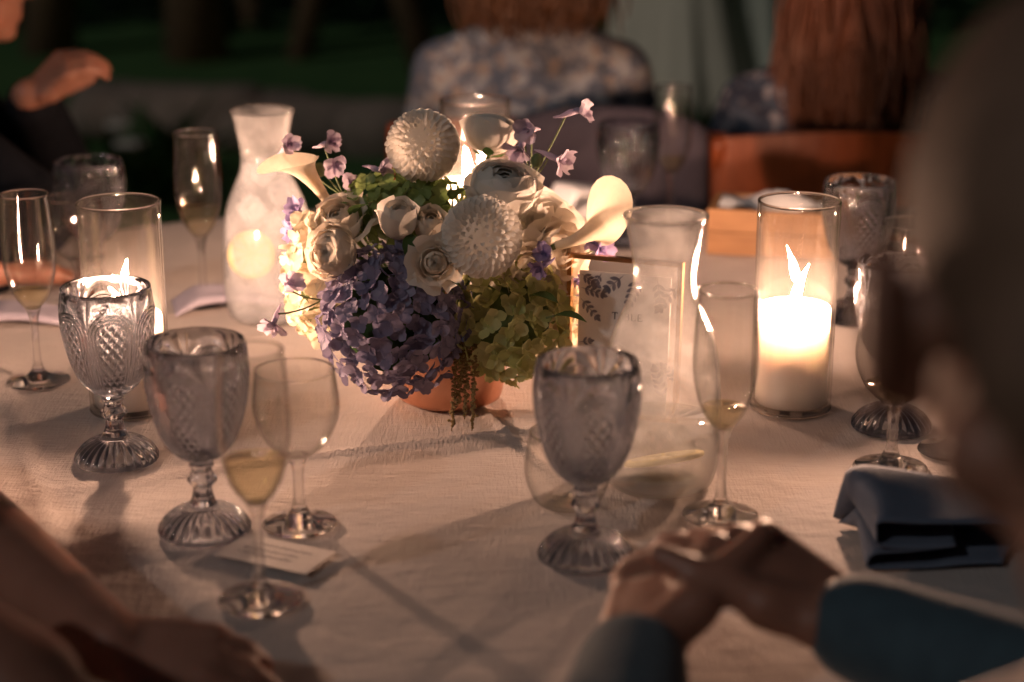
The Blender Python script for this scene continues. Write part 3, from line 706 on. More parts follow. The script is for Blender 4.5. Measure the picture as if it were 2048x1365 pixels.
rose('rose', 'upright cream rosebud in front of the green hydrangea', 'rose', 'bud', B(796, 436, 1.355), (-.05, -.40, .92), .0190, 'white', .9)
rose('rose', 'small cream rosebud between the upright bud and the open dahlia', 'rose', 'bud', B(861, 448, 1.365), (.10, -.55, .82), .0165, 'cream', 2.2)
rose('rose', 'small peach cream spiral rose facing out above the purple hydrangea', 'rose', 'rose', B(870, 526, 1.310), (.0, -.95, .28), .0195, 'cream', 0)
rose('rose', 'wide white garden rose beside the stem of the calla by the framed card', 'rose', 'rose', B(1098, 440, 1.435), (.45, -.40, .75), .0330, 'white', 1.5)
rose('rose', 'pale cream rose under the calla lily by the framed card', 'rose', 'rose', B(1118, 500, 1.405), (.62, -.70, .25), .0280, 'cream', .2)
rose('rose', 'cream rose half hidden beside the open dahlia and violet floret', 'rose', 'rose', B(1052, 540, 1.385), (.45, -.82, .1), .0270, 'cream', 2.0)
rose('ranunculus', 'white ranunculus on a bare green stem turned away beside the back candle', 'ranunculus', 'ranunculus', B(984, 262, 1.44), (.15, .35, .90), .0275, 'white', .7)

def calla(lab, pts, tip, R, mat='calla'):
    """pts: base, bend, mouth centre (world); tip: direction of the pointed lip."""
    base, bend, mouth = [Vector(p) for p in pts]; t = thing('calla_lily', lab, 'calla lily', base, Quaternion(), 'calla lilies in the bowl')
    path = bez((0, 0, 0), bend - base, mouth - base, 22); tip = Vector(tip).normalized(); vs = []; fs = []; nu = 28
    ax = (path[-1] - path[-3]).normalized(); tipd = (tip - ax * tip.dot(ax)).normalized(); side = ax.cross(tipd)
    for j, p in enumerate(path):
        v = j / 22; tg = (path[min(j + 1, 22)] - path[max(j - 1, 0)]).normalized(); e1 = (tipd - tg * tipd.dot(tg)).normalized(); e2 = tg.cross(e1)
        r = R * (.20 + .22 * v + .50 * v ** 3.2); fl = max(0, v - .55) / .45
        for i in range(nu + 1):
            a = (i / nu * 2 - 1) * (pi * 1.04); k = (.5 + .5 * cos(a)); lip = k ** 3 * 1.05; over = 1 + .10 * (i / nu - .5) * (1 if v > .3 else 0)
            rr = r * over * (1 + fl ** 3 * (.95 * lip + .12)); ext = fl * fl * R * (1.15 * k ** 1.5 - .75 * (1 - k)) - fl ** 4 * R * .35 * lip
            vs.append(p + (e1 * cos(a) + e2 * sin(a)) * rr + tg * ext)
    w = nu + 1
    for j in range(22):
        for i in range(nu): fs.append((j * w + i, j * w + i + 1, (j + 1) * w + i + 1, (j + 1) * w + i))
    obj('spathe', mesh('spathe', vs, fs, M[mat]), t)
    MB().tube(path[4:19], [.0035] * 13 + [.0025, .001], 8).build('spadix', M['spadix'], t)
    e = VH + (base - VF) * .2 - base; MB().tube(bez(path[1], (path[0] - path[3]) * 2.0, e, 10), R * .15, 8).build('stem', M['stem'], t)
calla('cream calla lily leaning over the frosted carafe', [B(668, 425, 1.43), B(632, 365, 1.42), B(588, 318, 1.405)], (-1, -.15, -.35), .0185)
calla('cream calla lily curling up beside the framed card', [B(1112, 492, 1.39), B(1172, 478, 1.38), B(1214, 438, 1.41)], (-.30, -.55, .75), .0205)

def lark_petal(mat, k):
    vs = []; fs = []; n = 5
    for j in range(n + 1):
        v = j / n; w = .34 * sin(pi * (.05 + .85 * v)) ** .8
        for i in range(4): u = i / 3 * 2 - 1; vs.append((v * .55 + .10 * v * v, u * w, v * .75 - .30 * v * v + .14 * u * u + .04 * sin(5 * v + k + 2 * u)))
    for j in range(n):
        for i in range(3): b = j * 4 + i; fs.append((b, b + 1, b + 5, b + 4))
    return mesh('petal', vs, fs, mat)
LP = {}
def lark_floret(t, loc, d, size, mat='lark', seed=0):
    if mat not in LP:
        sp = MB(); sp.tube([(0, 0, .12), (-.08, 0, -.25), (-.22, 0, -.65), (-.25, 0, -1.05)], [.13, .16, .09, .035], 8); sp.ell((0, 0, .1), (.16, .16, .22), None, 8, 6)
        LP[mat] = (mesh('floret', sp.v, sp.f, M[mat]), [lark_petal(M[mat], q) for q in range(3)])
    rr = random.Random(seed); fl = obj('floret', LP[mat][0], t, loc, align(d, rr.uniform(0, 6)), size)
    for q in range(5): obj('petal', LP[mat][1][q % 3], fl, (0, 0, .05), zrot(q * 2 * pi / 5 + rr.uniform(-.2, .2)) @ Quaternion((0, 1, 0), rr.uniform(-.35, .25)), rr.uniform(.85, 1.15))
    for q in range(2): obj('petal', LP[mat][1][q], fl, (0, 0, .1), zrot(q * 2.8 + 1) @ Quaternion((0, 1, 0), -.6), .55)
def sprig(lab, base, florets, mat='lark', buds=(), size=.0185):
    base = Vector(base); t = thing('larkspur_sprig', lab, 'larkspur', base, Quaternion(), 'larkspur sprigs in the bowl'); hub = None
    MB().tube(bez(VH + (base - VF) * .2 - base, Vector((0, 0, -.03)), (0, 0, 0), 8), .0014, 7).build('stem', M['stem'], t)
    for k, (p, d) in enumerate(florets):
        p = Vector(p) - base; d = Vector(d).normalized(); q = p - d * size * .35
        MB().tube(bez((0, 0, 0), q * .5 + Vector((0, 0, -.006)), q, 8), .0009, 6).build('flower_stalk', M['stem'], t); lark_floret(t, p, d, size, mat, k + int(abs(base.x) * 1000))
    for p in buds:
        p = Vector(p) - base; b = MB(); b.ell(p, (.006, .006, .0075), None, 10, 8); b.tube(bez((0, 0, 0), p * .5, p), .0009, 6); b.build('bud', M['stem'], t)
sprig('tall lilac larkspur sprig reaching up beside the turned white ranunculus', B(1062, 360, 1.43), [(B(1150, 222, 1.40), (.75, -.3, .1)), (B(1058, 262, 1.40), (-.3, -.8, .25)), (B(1112, 318, 1.39), (.8, -.4, -.15)), (B(1042, 292, 1.41), (-.4, -.6, -.6))], buds=[B(1074, 322, 1.40)], size=.0215)
sprig('lilac larkspur sprig with buds above the folded cream rose', B(690, 395, 1.44), [(B(655, 286, 1.42), (.6, -.5, .1)), (B(668, 328, 1.41), (.3, -.8, -.1)), (B(755, 340, 1.41), (.7, -.5, .15)), (B(572, 292, 1.43), (.5, -.6, .3)), (B(700, 365, 1.42), (.2, -.9, .1))], buds=[B(640, 340, 1.42)], size=.0185)
sprig('lilac larkspur sprig poking out low beside the frosted carafe base', B(645, 600, 1.37), [(B(576, 570, 1.35), (.5, -.6, .5)), (B(550, 640, 1.34), (-.3, -.6, -.6))], size=.0190)
sprig('violet larkspur floret at the edge of the cream hydrangea above the carafe lemon', B(640, 470, 1.44), [(B(600, 425, 1.43), (-.5, -.6, .5)), (B(592, 462, 1.43), (-.8, -.4, -.1))], 'larkd', size=.0185)
sprig('violet larkspur floret at the corner of the framed card', B(1075, 530, 1.37), [(B(1090, 510, 1.335), (-.2, -.8, .4)), (B(1084, 532, 1.335), (-.5, -.7, -.4))], 'larkd', size=.0170)
sprig('violet larkspur florets between the framed card and the calla lily', B(1140, 515, 1.44), [(B(1182, 488, 1.42), (.3, -.7, .5)), (B(1196, 500, 1.42), (.6, -.7, .1)), (B(1150, 560, 1.43), (.2, -.8, -.4))], 'larkd', size=.0190)
# hanging amaranth
t = thing('amaranth_tassel', 'brown green amaranth tassels hanging over the rim of the copper bowl', 'amaranth', VC + Vector((.0, -.03, .075)))
rr = random.Random(9)
for (dx, x2, y2) in ((.008, 903, 868), (.018, 929, 845), (.026, 944, 868), (.014, 915, 820)):
    end = B(x2, y2 - 6, 1.385) - t.location; mb = MB(); st = Vector((dx - .004, -.028, .022)); over = Vector((dx + .002, -.052, .012)); path = bez((dx, 0, .012), st + Vector((0, -.02, .02)), over, 6)[:-1] + bez(over, over + Vector((0, -.010, -.03)), end, 26)
    mb.tube(path, .0006, 6)
    for k in range(110):
        u = (k / 110) * (len(path) - 8) + 6; i = int(u); p = path[i].lerp(path[min(i + 1, len(path) - 1)], u - i); w = .0042 * (1 - .45 * k / 110)
        mb.ell(p + Vector((rr.gauss(0, w * .5), rr.gauss(0, w * .5), rr.gauss(0, .001))), (.0017, .0017, .0014), None, 6, 4)
    o = mb.build('tassel_strand', M['amaranth'], t); o['kind'] = 'stuff'
# foliage tucked between the flowers
lf = leaf_mesh('leaf', M['leaf'], .034, .017, 5)
for k, (x, y, d, dv) in enumerate([(704, 432, 1.385, (.4, -.5, .6)), (905, 400, 1.37, (.3, -.6, .6)), (1060, 592, 1.36, (.7, -.6, .2)), (1110, 632, 1.36, (.8, -.5, .2)), (820, 470, 1.355, (.1, -.6, -.6)), (900, 560, 1.34, (.2, -.8, .3))]):
    t = thing('foliage_leaf', ['small green leaf beside the folded cream rose', 'small green leaf between dahlia and ruffled ranunculus', 'small green leaf above the lime hydrangea', 'small green leaf poking toward the framed card', 'small green leaf under the upright rosebud', 'small green leaf beside the spiral rose'][k], 'leaf', B(x, y, d), Quaternion(), 'leaves tucked into the flowers')
    obj('leaf_blade', lf, t, (0, 0, 0), Vector(dv).normalized().to_track_quat('Y', 'Z')); stem_to(t, (0, 0, 0), r=.001)

# ------------------------------------------------------------------ framed table card
fa = P(1133, 822); fb = P(1356, 848); fd = (fb - fa); fw = .112; fd.normalize(); fh = .160
nrm = Vector((fd.y, -fd.x, 0)).normalized(); upv = (Vector((0, 0, 1)) - nrm * .06).normalized(); nn = fd.cross(upv).normalized()
Rm = Matrix((fd, -nn, upv)).transposed()                 # local x along, y away from the viewer, z up
t = thing('table_card_frame', 'brass and glass frame with a leafy printed table card', 'picture frame', fa + Vector((0, 0, .0012)), Rm.to_quaternion())
def bar(a, b, w, nm): MB().box((Vector(a) + Vector(b)) / 2, [abs(b[i] - a[i]) / 2 + w[i] for i in range(3)]).build(nm, M['brass'], t, False)
bar((0, 0, .0028), (0, 0, fh - .0028), (.0022, .004, 0), 'frame_bar'); bar((fw, 0, .0028), (fw, 0, fh - .0028), (.0022, .004, 0), 'frame_bar')
bar((-.0022, 0, .0022), (fw + .0022, 0, .0022), (0, .0042, .0022), 'frame_bar'); bar((-.0022, 0, fh - .0022), (fw + .0022, 0, fh - .0022), (0, .0042, .0022), 'frame_bar')
MB().box((fw / 2, -.0028, fh / 2), (fw / 2 - .002, .0006, fh / 2 - .004)).build('glass_pane', M['thin'], t, False)
cd = MB().box((fw / 2, 0, fh / 2 - .004), (fw / 2 - .0095, .0004, fh / 2 - .012)).build('printed_card', M['card'], t, False)
pr = MB(); rr = random.Random(4)
def pleaf(x, z, ang, L, W):
    c, s = cos(ang), sin(ang); vs = []
    for k in range(9):
        u = k / 8; w = W * sin(pi * u) ** .8; vs.append((u * L, w))
    for k in range(7, 0, -1): u = k / 8; vs.append((u * L, -W * sin(pi * u) ** .8))
    pts = [(x + a * c - b * s, -.0007, z + a * s + b * c) for a, b in vs]; pr.add(pts, [tuple(range(len(pts)))])
def branch(x, z, ang, n, L, sl):
    for k in range(n):
        u = (k + 1) / n; bx = x + cos(ang) * L * u; bz = z + sin(ang) * L * u
        pleaf(bx, bz, ang + .75, sl * .8 * (1.1 - .4 * u), sl * .15); pleaf(bx, bz, ang - .75, sl * .8 * (1.1 - .4 * u), sl * .15)
    pleaf(x, z, ang, L * 1.05, .0005); pleaf(x + cos(ang) * L, z + sin(ang) * L, ang, sl * .8, sl * .2)
X0 = .0105; Z1 = fh - .017
for (x, z, a, n, L, sl) in [(X0, Z1 - .002, -.55, 4, .018, .010), (X0, Z1 - .016, -.25, 4, .022, .010), (X0, Z1 - .026, -.8, 4, .024, .010), (X0 + .022, Z1, -2.1, 3, .012, .008), (X0 + .045, Z1, -2.4, 3, .020, .013), (X0 + .060, Z1, -1.9, 4, .026, .013), (X0 + .078, Z1, -1.4, 4, .026, .012), (X0 + .100, Z1 - .004, -2.2, 4, .03, .012), (X0, Z1 - .072, .2, 2, .010, .009), (X0 + .002, Z1 - .088, .3, 3, .013, .008), (X0, .03, .4, 4, .02, .011), (X0 + .02, .018, .9, 4, .02, .011), (X0 + .09, .02, 1.9, 5, .03, .012), (X0 + .105, .04, 2.4, 4, .02, .011)]: branch(x, z, a, n, L, sl)
pr.build('leaf_print', M['print'], cd, False)
tx = MB(); H = .0078; zt = Z1 - .045; sw = .0004
def stroke(x0, z0, x1, z1, w=sw):
    x0, x1 = GX + (x0 - GX) * .72, GX + (x1 - GX) * .72; z0 *= .85; z1 *= .85; d = Vector((x1 - x0, 0, z1 - z0)); n_ = Vector((d.z, 0, -d.x)).normalized() * w; a = Vector((x0, -.0008, zt + z0)); b = Vector((x1, -.0008, zt + z1)); tx.add([a - n_, a + n_, b + n_, b - n_], [(0, 1, 2, 3)])
x = X0 + .032
def glyph(ch, x):
    global GX
    GX = x; h = H
    if ch == 'T': stroke(x, h, x + .0075, h); stroke(x + .00375, 0, x + .00375, h, .0006); stroke(x + .0022, 0, x + .0053, 0, .0002); stroke(x, h, x, h - .0015, .0003); stroke(x + .0075, h, x + .0075, h - .0015, .0003)
    if ch == 'A': stroke(x, 0, x + .0038, h, .0003); stroke(x + .0038, h, x + .0076, 0, .0006); stroke(x + .0016, h * .36, x + .006, h * .36, .0003); stroke(x - .001, 0, x + .001, 0, .0002); stroke(x + .0066, 0, x + .0086, 0, .0002)
    if ch == 'B':
        stroke(x, 0, x, h, .0006); stroke(x, h, x + .003, h, .0003); stroke(x, h * .52, x + .0035, h * .52, .0003); stroke(x, 0, x + .0035, 0, .0003)
        for c0, r_, xx in ((h * .76, h * .24, .003), (h * .26, h * .26, .0035)):
            for k in range(8): a0 = -pi / 2 + pi * k / 8; a1 = a0 + pi / 8; stroke(x + xx + r_ * cos(a0), c0 + r_ * sin(a0), x + xx + r_ * cos(a1), c0 + r_ * sin(a1), .0005)
    if ch == 'L': stroke(x, 0, x, h, .0006); stroke(x - .001, h, x + .001, h, .0002); stroke(x, 0, x + .0055, 0, .0003); stroke(x + .0055, 0, x + .0055, .0018, .0003)
    if ch == 'E': stroke(x, 0, x, h, .0006); stroke(x, h, x + .0052, h, .0003); stroke(x, h * .52, x + .004, h * .52, .0003); stroke(x, 0, x + .0055, 0, .0003); stroke(x + .0055, 0, x + .0055, .0016, .0003)
for k, ch in enumerate('TABLE'): glyph(ch, X0 + .034 + k * .0066)
tx.build('lettering', M['ink'], cd, False)

# flat place card
pa = P(612, 1157); pb = P(672, 1112); pc = P(428, 1117); ex = (pc - pa); ey = (pb - pa)
t = thing('place_card', 'flat pale card with faint script lying by the wine glass foot', 'card', pa + Vector((0, 0, .0035)))
mb = MB(); mb.add([(0, 0, 0), ex, ex + ey, ey, (0, 0, -.0012), ex - Vector((0, 0, .0012)), ex + ey - Vector((0, 0, .0012)), ey - Vector((0, 0, .0012))], [(0, 3, 2, 1), (4, 5, 6, 7), (0, 1, 5, 4), (1, 2, 6, 5), (2, 3, 7, 6), (3, 0, 4, 7)]); M['place'] = principled('place_paper', (0.50, 0.445, 0.41), (0.46, 0.41, 0.375), 40, 0.8, 0.3, 300); cd = mb.build('card_sheet', M['place'], t, False)
mb = MB()
for ln in range(3):
    pts = [ex * (.85 - .6 * k / 40 - .08 * (ln == 2) * (k / 40)) + ey * (.32 + .2 * ln + .035 * sin(k * 1.7 + ln) * (1 + .6 * sin(k * .61))) + Vector((0, 0, .0003)) for k in range(41)]; mb.tube(pts, .00018, 4)
mb.build('script', M['print'], cd)

# ------------------------------------------------------------------ napkins and wooden bread box
def napkin(lab, loc, rz, L, prof, mat, bow=.01, grp='folded napkins'):
    """A folded cloth: the zigzag profile (y, z) is swept along x with a slight bow; several thick layers."""
    vs = []; fs = []; n = 14; m = len(prof); th = .0016
    for i in range(n + 1):
        s = i / n; k = 1 - .25 * s; dz = bow * sin(pi * s) * .5
        for y, z in prof: vs.append((s * L, y * k + bow * sin(pi * s) + .004 * sin(5 * s + 70 * z), max(z * k * min(1, .12 + s * 4) * (1 + .06 * sin(4 * s + 30 * y)) + dz * (z > .002), .001)))
    for i in range(n):
        for j in range(m - 1): fs.append((i * m + j, i * m + j + 1, (i + 1) * m + j + 1, (i + 1) * m + j))
    o = obj('folded_napkin', mesh('folded_napkin', vs, fs, M[mat]), None, loc + Vector((0, 0, .002)), zrot(rz)); md = o.modifiers.new('thickness', 'SOLIDIFY'); md.thickness = th; md.offset = 0
    return tag(o, lab, 'napkin', grp)
zig = interp_profile([(.060, .002), (.02, .003), (.001, .009), (.012, .022), (.050, .030), (.018, .036), (.002, .044), (.012, .052), (.065, .056)], .006)
slate_fold = [(-v[0], v[1]) for v in interp_profile([(.15, .002), (.05, .002), (.004, .004), (-.006, .012), (.004, .021), (.05, .024), (.09, .0235), (.05, .0265), (.006, .030), (-.004, .040), (.000, .054), (.012, .060), (.05, .056), (.10, .047), (.16, .040)], .006)]
slate_fold = [(-a, b + .0016 * sin(40 * a)) for a, b in slate_fold]
napkin('slate blue napkin in one loose fold beside the clasped hands', P(1672, 1052), -pi / 2 + .10, .098, slate_fold, 'napkin_slate', .006)
zig2 = interp_profile([(.075, .002), (.02, .003), (.001, .007), (.012, .013), (.070, .014)], .006)
napkin('lilac napkin folded flat between a pillar candle and the frosted carafe', P(352, 640), .25, .13, zig2, 'napkin_lilac', .012)
napkin('lilac grey napkin lying beside the nearly empty flute', P(-60, 668), .12, .11, zig2, 'napkin_lilac', .008)
napkin('pale napkin propped behind the calla lily and dark goblet', P(1128, 470), .55, .12, zig, 'napkin_pale', .012)
t = thing('bread_box', 'small honey coloured wooden box with a pale cloth behind a pillar candle', 'box', P(1418, 520) + Vector((0, .03, .0012)), zrot(-.22))
L = .20; W = .10; H = .062
for k in range(2):
    MB().box((L / 2, 0, .0155 + k * .0315), (L / 2, .005, .0150)).build('slat', M['wood'], t, False); MB().box((L / 2, W, .0155 + k * .0315), (L / 2, .005, .0150)).build('slat', M['wood'], t, False)
    MB().box((.005, W / 2, .0155 + k * .0315), (.0048, W / 2 - .0052, .0148)).build('slat', M['wood'], t, False); MB().box((L - .005, W / 2, .0155 + k * .0315), (.0048, W / 2 - .0052, .0148)).build('slat', M['wood'], t, False)
MB().box((L / 2, W / 2, .003), (L / 2 - .01, W / 2 - .0055, .003)).build('base_board', M['wood'], t, False)
mb = MB(); rr = random.Random(2); vs = []; fs = []
for j in range(9):
    for i in range(13): vs.append((.012 + (L - .024) * i / 12, .010 + (W - .02) * j / 8, .060 + .012 * sin(i * .9 + j * .5) * sin(pi * i / 12) + .008 * sin(pi * j / 8) + rr.gauss(0, .0015)))
for j in range(8):
    for i in range(12): fs.append((j * 13 + i, j * 13 + i + 1, (j + 1) * 13 + i + 1, (j + 1) * 13 + i))
tag(obj('bread_cloth', mesh('bread_cloth', vs, fs, M['napkin_pale']), None, t.location.copy(), zrot(-.22)), 'pale crumpled cloth lining the small wooden box', 'cloth')

# ------------------------------------------------------------------ wooden folding chairs
def chair(lab, loc, rz):
    t = thing('wooden_chair', lab, 'chair', loc, zrot(rz), 'red brown wooden chairs')      # sitter faces +y; back at y = -.2
    for s in (-1, 1):
        MB().limb([(s * .19, -.16, .02), (s * .19, -.19, .44), (s * .185, -.27, .80)], [.016, .017, .014]).build('back_post', M['chairwood'], t)
        MB().limb([(s * .18, .19, .02), (s * .18, .17, .43)], [.014, .015]).build('leg', M['chairwood'], t)
    for z, hh in ((.765, .062), (.62, .028)):
        vs = []; fs = []
        for i in range(13):
            u = i / 12 * 2 - 1; y = -.225 - .27 * (z - .62) - .03 * (1 - u * u); top = hh * (1 - .25 * u * u)
            for dy, dz in ((-.009, -hh), (.009, -hh), (.009, top), (-.009, top)): vs.append((u * .195, y + dy, z + dz))
        for i in range(12):
            for k in range(4): fs.append((i * 4 + k, i * 4 + (k + 1) % 4, (i + 1) * 4 + (k + 1) % 4, (i + 1) * 4 + k))
        fs += [(0, 1, 2, 3), (51, 50, 49, 48)]; obj('back_slat', mesh('back_slat', vs, fs, M['chairwood'], False), t)
    for k in range(6): MB().box((0, -.16 + .065 * k, .448), (.185, .028, .009)).build('seat_slat', M['chairwood'], t, False)
    MB().tube([(-.18, .18, .2), (.18, .18, .2)], .01, 8).build('stretcher', M['chairwood'], t)
    return t

# ------------------------------------------------------------------ people
def basis(f, u=(0, 0, 1)):
    f = Vector(f).normalized(); s = f.cross(Vector(u)).normalized(); u = s.cross(f).normalized()
    return f, u, s, Matrix((s, f, u)).transposed()
def head(mb, c, f, up=(0, 0, 1), k=1.0, ear=1.0):
    f, u, s, B = basis(f, up); c = Vector(c); A = lambda a, b, d=0: c + f * a * k + u * b * k + s * d * k
    mb.ell(A(-.010, .022), (.076 * k, .096 * k, .090 * k), B, 20, 14); mb.ell(A(.030, -.045), (.058 * k, .060 * k, .070 * k), B); mb.ell(A(.062, -.098), (.026 * k, .020 * k, .017 * k), B)
    mb.cap(A(.055, -.092), .024 * k, A(-.02, -.062, .050), .022 * k); mb.cap(A(.055, -.092), .024 * k, A(-.02, -.062, -.050), .022 * k)
    mb.cap(A(.084, .004), .010 * k, A(.106, -.034), .0125 * k); mb.ell(A(.098, -.040), (.018 * k, .012 * k, .010 * k), B)
    mb.cap(A(.078, .022, .04), .010 * k, A(.088, .020, 0), .009 * k); mb.cap(A(.078, .022, -.04), .010 * k, A(.088, .020, 0), .009 * k)
    mb.cap(A(.080, -.068, -.016), .007 * k, A(.080, -.068, .016), .007 * k); mb.cap(A(.078, -.077, -.014), .008 * k, A(.078, -.077, .014), .008 * k)
    for g in (-1, 1):
        mb.ell(A(.050, -.030, g * .042), (.022 * k, .026 * k, .026 * k), B)
        Be = B @ Matrix.Rotation(g * .45, 3, 'Z') ; mb.ell(A(-.018, -.012, g * .083 * ear), (.0085 * k, .020 * k, .034 * k), Be); mb.ell(A(-.012, -.037, g * .079), (.008 * k, .010 * k, .013 * k), Be)
        mb.cap(A(-.012, -.01, g * .070), .014 * k, A(-.012, -.02, g * .078), .010 * k)
def hand(mb, w, f, nb, side, curls=(.35, .4, .45, .5), spread=.06, thumb=(.75, .55, -.35), k=1.0):
    """w wrist, f finger direction, nb back-of-hand normal, side = +1 thumb on f x nb, -1 on the other side."""
    f = Vector(f).normalized(); nb = Vector(nb); nb = (nb - f * nb.dot(f)).normalized(); s = f.cross(nb) * side; w = Vector(w)
    offs = (.030, .010, -.010, -.028); lens = (.070, .078, .072, .057); roots = (.086, .090, .086, .078)
    for i in range(4):
        r = w + f * roots[i] * k + s * offs[i] * k; mb.cap(w + f * .012 * k + s * offs[i] * .55 * k, .0155 * k, r, .0125 * k)
        d = (f + s * spread * (1.5 - i)).normalized(); p = r; ang = 0
        for j, frac in enumerate((.45, .31, .24)):
            ang += curls[i] * (1.0 if j else .8); dd = d * cos(ang) - nb * sin(ang); q = p + dd * lens[i] * frac * k
            mb.cap(p, (.0098 - .0009 * j) * k, q, (.0090 - .0009 * j) * k, 10); p = q
    mb.ell(w + f * .050 * k, (.040 * k, .048 * k, .0150 * k), Matrix((s, f, nb)).transposed())
    th = (f * thumb[0] + s * thumb[1] + nb * thumb[2]).normalized(); p = w + f * .028 * k + s * .026 * k; q = p + th * .036 * k; d2 = (th + f * .4 - nb * .25).normalized(); e = q + d2 * .030 * k
    mb.cap(w + f * .02 * k + s * .012 * k, .016 * k, p + th * .012 * k, .0155 * k); mb.cap(p, .0140 * k, q, .0115 * k); mb.cap(q, .0115 * k, e, .0092 * k); mb.cap(e, .0092 * k, e + (d2 + f * .3).normalized() * .016 * k, .0080 * k)
def skinned(mb, name, mat, parent=None, vox=.006, it=6, fac=.5):
    o = mb.build(name, mat, parent); r = o.modifiers.new('remesh', 'REMESH'); r.mode = 'VOXEL'; r.voxel_size = vox; r.use_smooth_shade = True
    s = o.modifiers.new('smooth', 'SMOOTH'); s.factor = fac; s.iterations = it; return o
def torso(mb, pelvis, chest, neck, shL, shR, k=1.0, w=.15, dpt=.11):
    pelvis, chest, neck, shL, shR = map(Vector, (pelvis, chest, neck, shL, shR)); ax = (shL - shR).normalized()
    for p, ww, r in ((pelvis, w * .72, dpt), (pelvis.lerp(chest, .5), w * .52, dpt * .95), (chest, w * .62, dpt * 1.05)): mb.cap(p - ax * ww * .6, r * k, p + ax * ww * .6, r * k)
    mb.cap(pelvis, dpt * k, chest, dpt * k); mb.cap(pelvis - ax * w * .4, dpt * .9 * k, chest - ax * w * .5, dpt * .9 * k); mb.cap(pelvis + ax * w * .4, dpt * .9 * k, chest + ax * w * .5, dpt * .9 * k)
    mb.cap(shL, .055 * k, neck, .052 * k); mb.cap(shR, .055 * k, neck, .052 * k); mb.cap(shL, .055 * k, chest, .09 * k); mb.cap(shR, .055 * k, chest, .09 * k); mb.cap(neck, .055 * k, chest, .10 * k)
def legs(mb, pelvis, f, k=1.0, spread=.09, drop=.47):
    pelvis = Vector(pelvis); f, u, s, B = basis(f)
    for g in (-1, 1):
        hip = pelvis + s * g * spread; kn = pelvis + s * g * (spread + .03) + f * .42 + Vector((0, 0, .01)); an = Vector((kn.x, kn.y, .09)) - f * .02
        mb.limb([hip, kn, an], [.085 * k, .060 * k, .040 * k]); mb.cap(an - Vector((0, 0, .045)), .038, an + f * .14 - Vector((0, 0, .050)), .034)

# --- short haired man at the right, back of his head to us, hands clasped on the cloth
HC = Vector((.227, .665, 1.165)); hf = Vector((-.10, 1, -.12))
b = MB(); head(b, HC, hf, (0, 0, 1), 1.0, 1.12); neck = Vector((.265, .560, 1.025))
b.cap(HC + Vector((.008, -.035, -.055)), .058, neck, .064)
shL = Vector((.075, .55, .945)); shR = Vector((.465, .54, .945)); chest = Vector((.27, .50, .83)); pel = Vector((.29, .43, .53))
torso(b, pel, chest, neck, shL, shR); legs(b, pel, (-.15, 1, 0))
wL = D(1268, 1320, 1.150); wR = D(1690, 1245, 1.175); eL = Vector((.045, .83, .812)); eR = Vector((.430, .90, .812))
b.limb([shL, eL, wL], [.052, .042, .029]); b.limb([shR, eR, wR], [.052, .042, .029])
hand(b, wL, D(1345, 1140, 1.235) - wL, (-.55, -.25, .80), 1, (.55, .6, .65, .65), .05, (.7, .5, .15), 1.10)
hand(b, wR, D(1440, 1085, 1.225) - wR, (.25, -.30, .92), -1, (.45, .6, .7, .75), .07, (.8, .35, .2), 1.10)
man = skinned(b, 'person', M['skin'], None, .0040, 4); tag(man, 'short haired man in a blue jacket, back turned, hands clasped on the tablecloth', 'person')
j = MB(); torso(j, pel, chest, neck + Vector((0, -.005, -.035)), shL, shR, 1.13); j.limb([shL, eL, wL - (wL - eL).normalized() * .012], [.064, .049, .037]); j.limb([shR, eR, wR - (wR - eR).normalized() * .012], [.064, .049, .037])
j.cap(neck + Vector((0, -.02, -.01)), .074, chest, .11); legs(j, pel, (-.15, 1, 0), 1.12)
skinned(j, 'jacket', M['suit_blue'], man, .007, 5)
h = MB(); f_, u_, s_, B_ = basis(hf); A_ = lambda a, c, d=0: HC + f_ * a + u_ * c + s_ * d
h.ell(A_(-.018, .030), (.0815, .096, .092), B_, 22, 14); h.cap(A_(-.062, -.02, .03), .045, A_(-.062, -.02, -.03), .045); skinned(h, 'hair', M['hair_grey'], man, .006, 4)

# --- woman at the near left, bare crossed forearms on the table
b = MB(); HC2 = Vector((-.84, .88, 1.16)); head(b, HC2, (1, .35, -.2)); nk = Vector((-.88, .86, 1.02)); b.cap(HC2 + Vector((-.03, -.01, -.06)), .046, nk, .050)
sl = Vector((-.84, 1.05, .945)); sr = Vector((-.76, .70, .945)); ch = Vector((-.90, .84, .83)); pl = Vector((-.94, .82, .53)); torso(b, pl, ch, nk, sl, sr, .9, .13, .10); legs(b, pl, (1, .3, 0), .95)
el = D(-230, 900, 1.55); wl = D(228, 1296, 1.21); b.limb([sl, el, D(-25, 1090, 1.395), wl], [.046, .038, .038, .025])
er = D(-170, 1265, 1.12); wr = D(200, 1590, 1.03); b.limb([sr, er, D(20, 1400, 1.07), wr], [.048, .042, .046, .030])
hand(b, wl, D(352, 1322, 1.195) - wl, (-.35, -.35, .85), 1, (.30, .38, .48, .55), .07, (.8, .5, .1), .85)
hand(b, wr, D(280, 1700, 1.0) - wr, (.2, -.3, .9), -1, (.4, .4, .4, .4), .05, k=.92)
wom = skinned(b, 'person', M['skin'], None, .0045, 4); tag(wom, 'woman with bare forearms crossed on the cloth beside the flat card', 'person')
j = MB(); torso(j, pl, ch, nk + Vector((0, 0, -.10)), sl.lerp(ch, .4), sr.lerp(ch, .4), 1.0, .13, .11); legs(j, pl, (1, .3, 0), 1.1); skinned(j, 'dress', M['dress_rose'], wom, .009, 5)
h = MB(); f_, u_, s_, B_ = basis((1, .35, -.2)); h.ell(HC2 + f_ * -.022 + u_ * .03, (.084, .098, .096), B_); h.cap(HC2 - f_ * .05, .075, nk - f_ * .06, .05); skinned(h, 'hair', M['hair_brown'], wom, .008, 4)

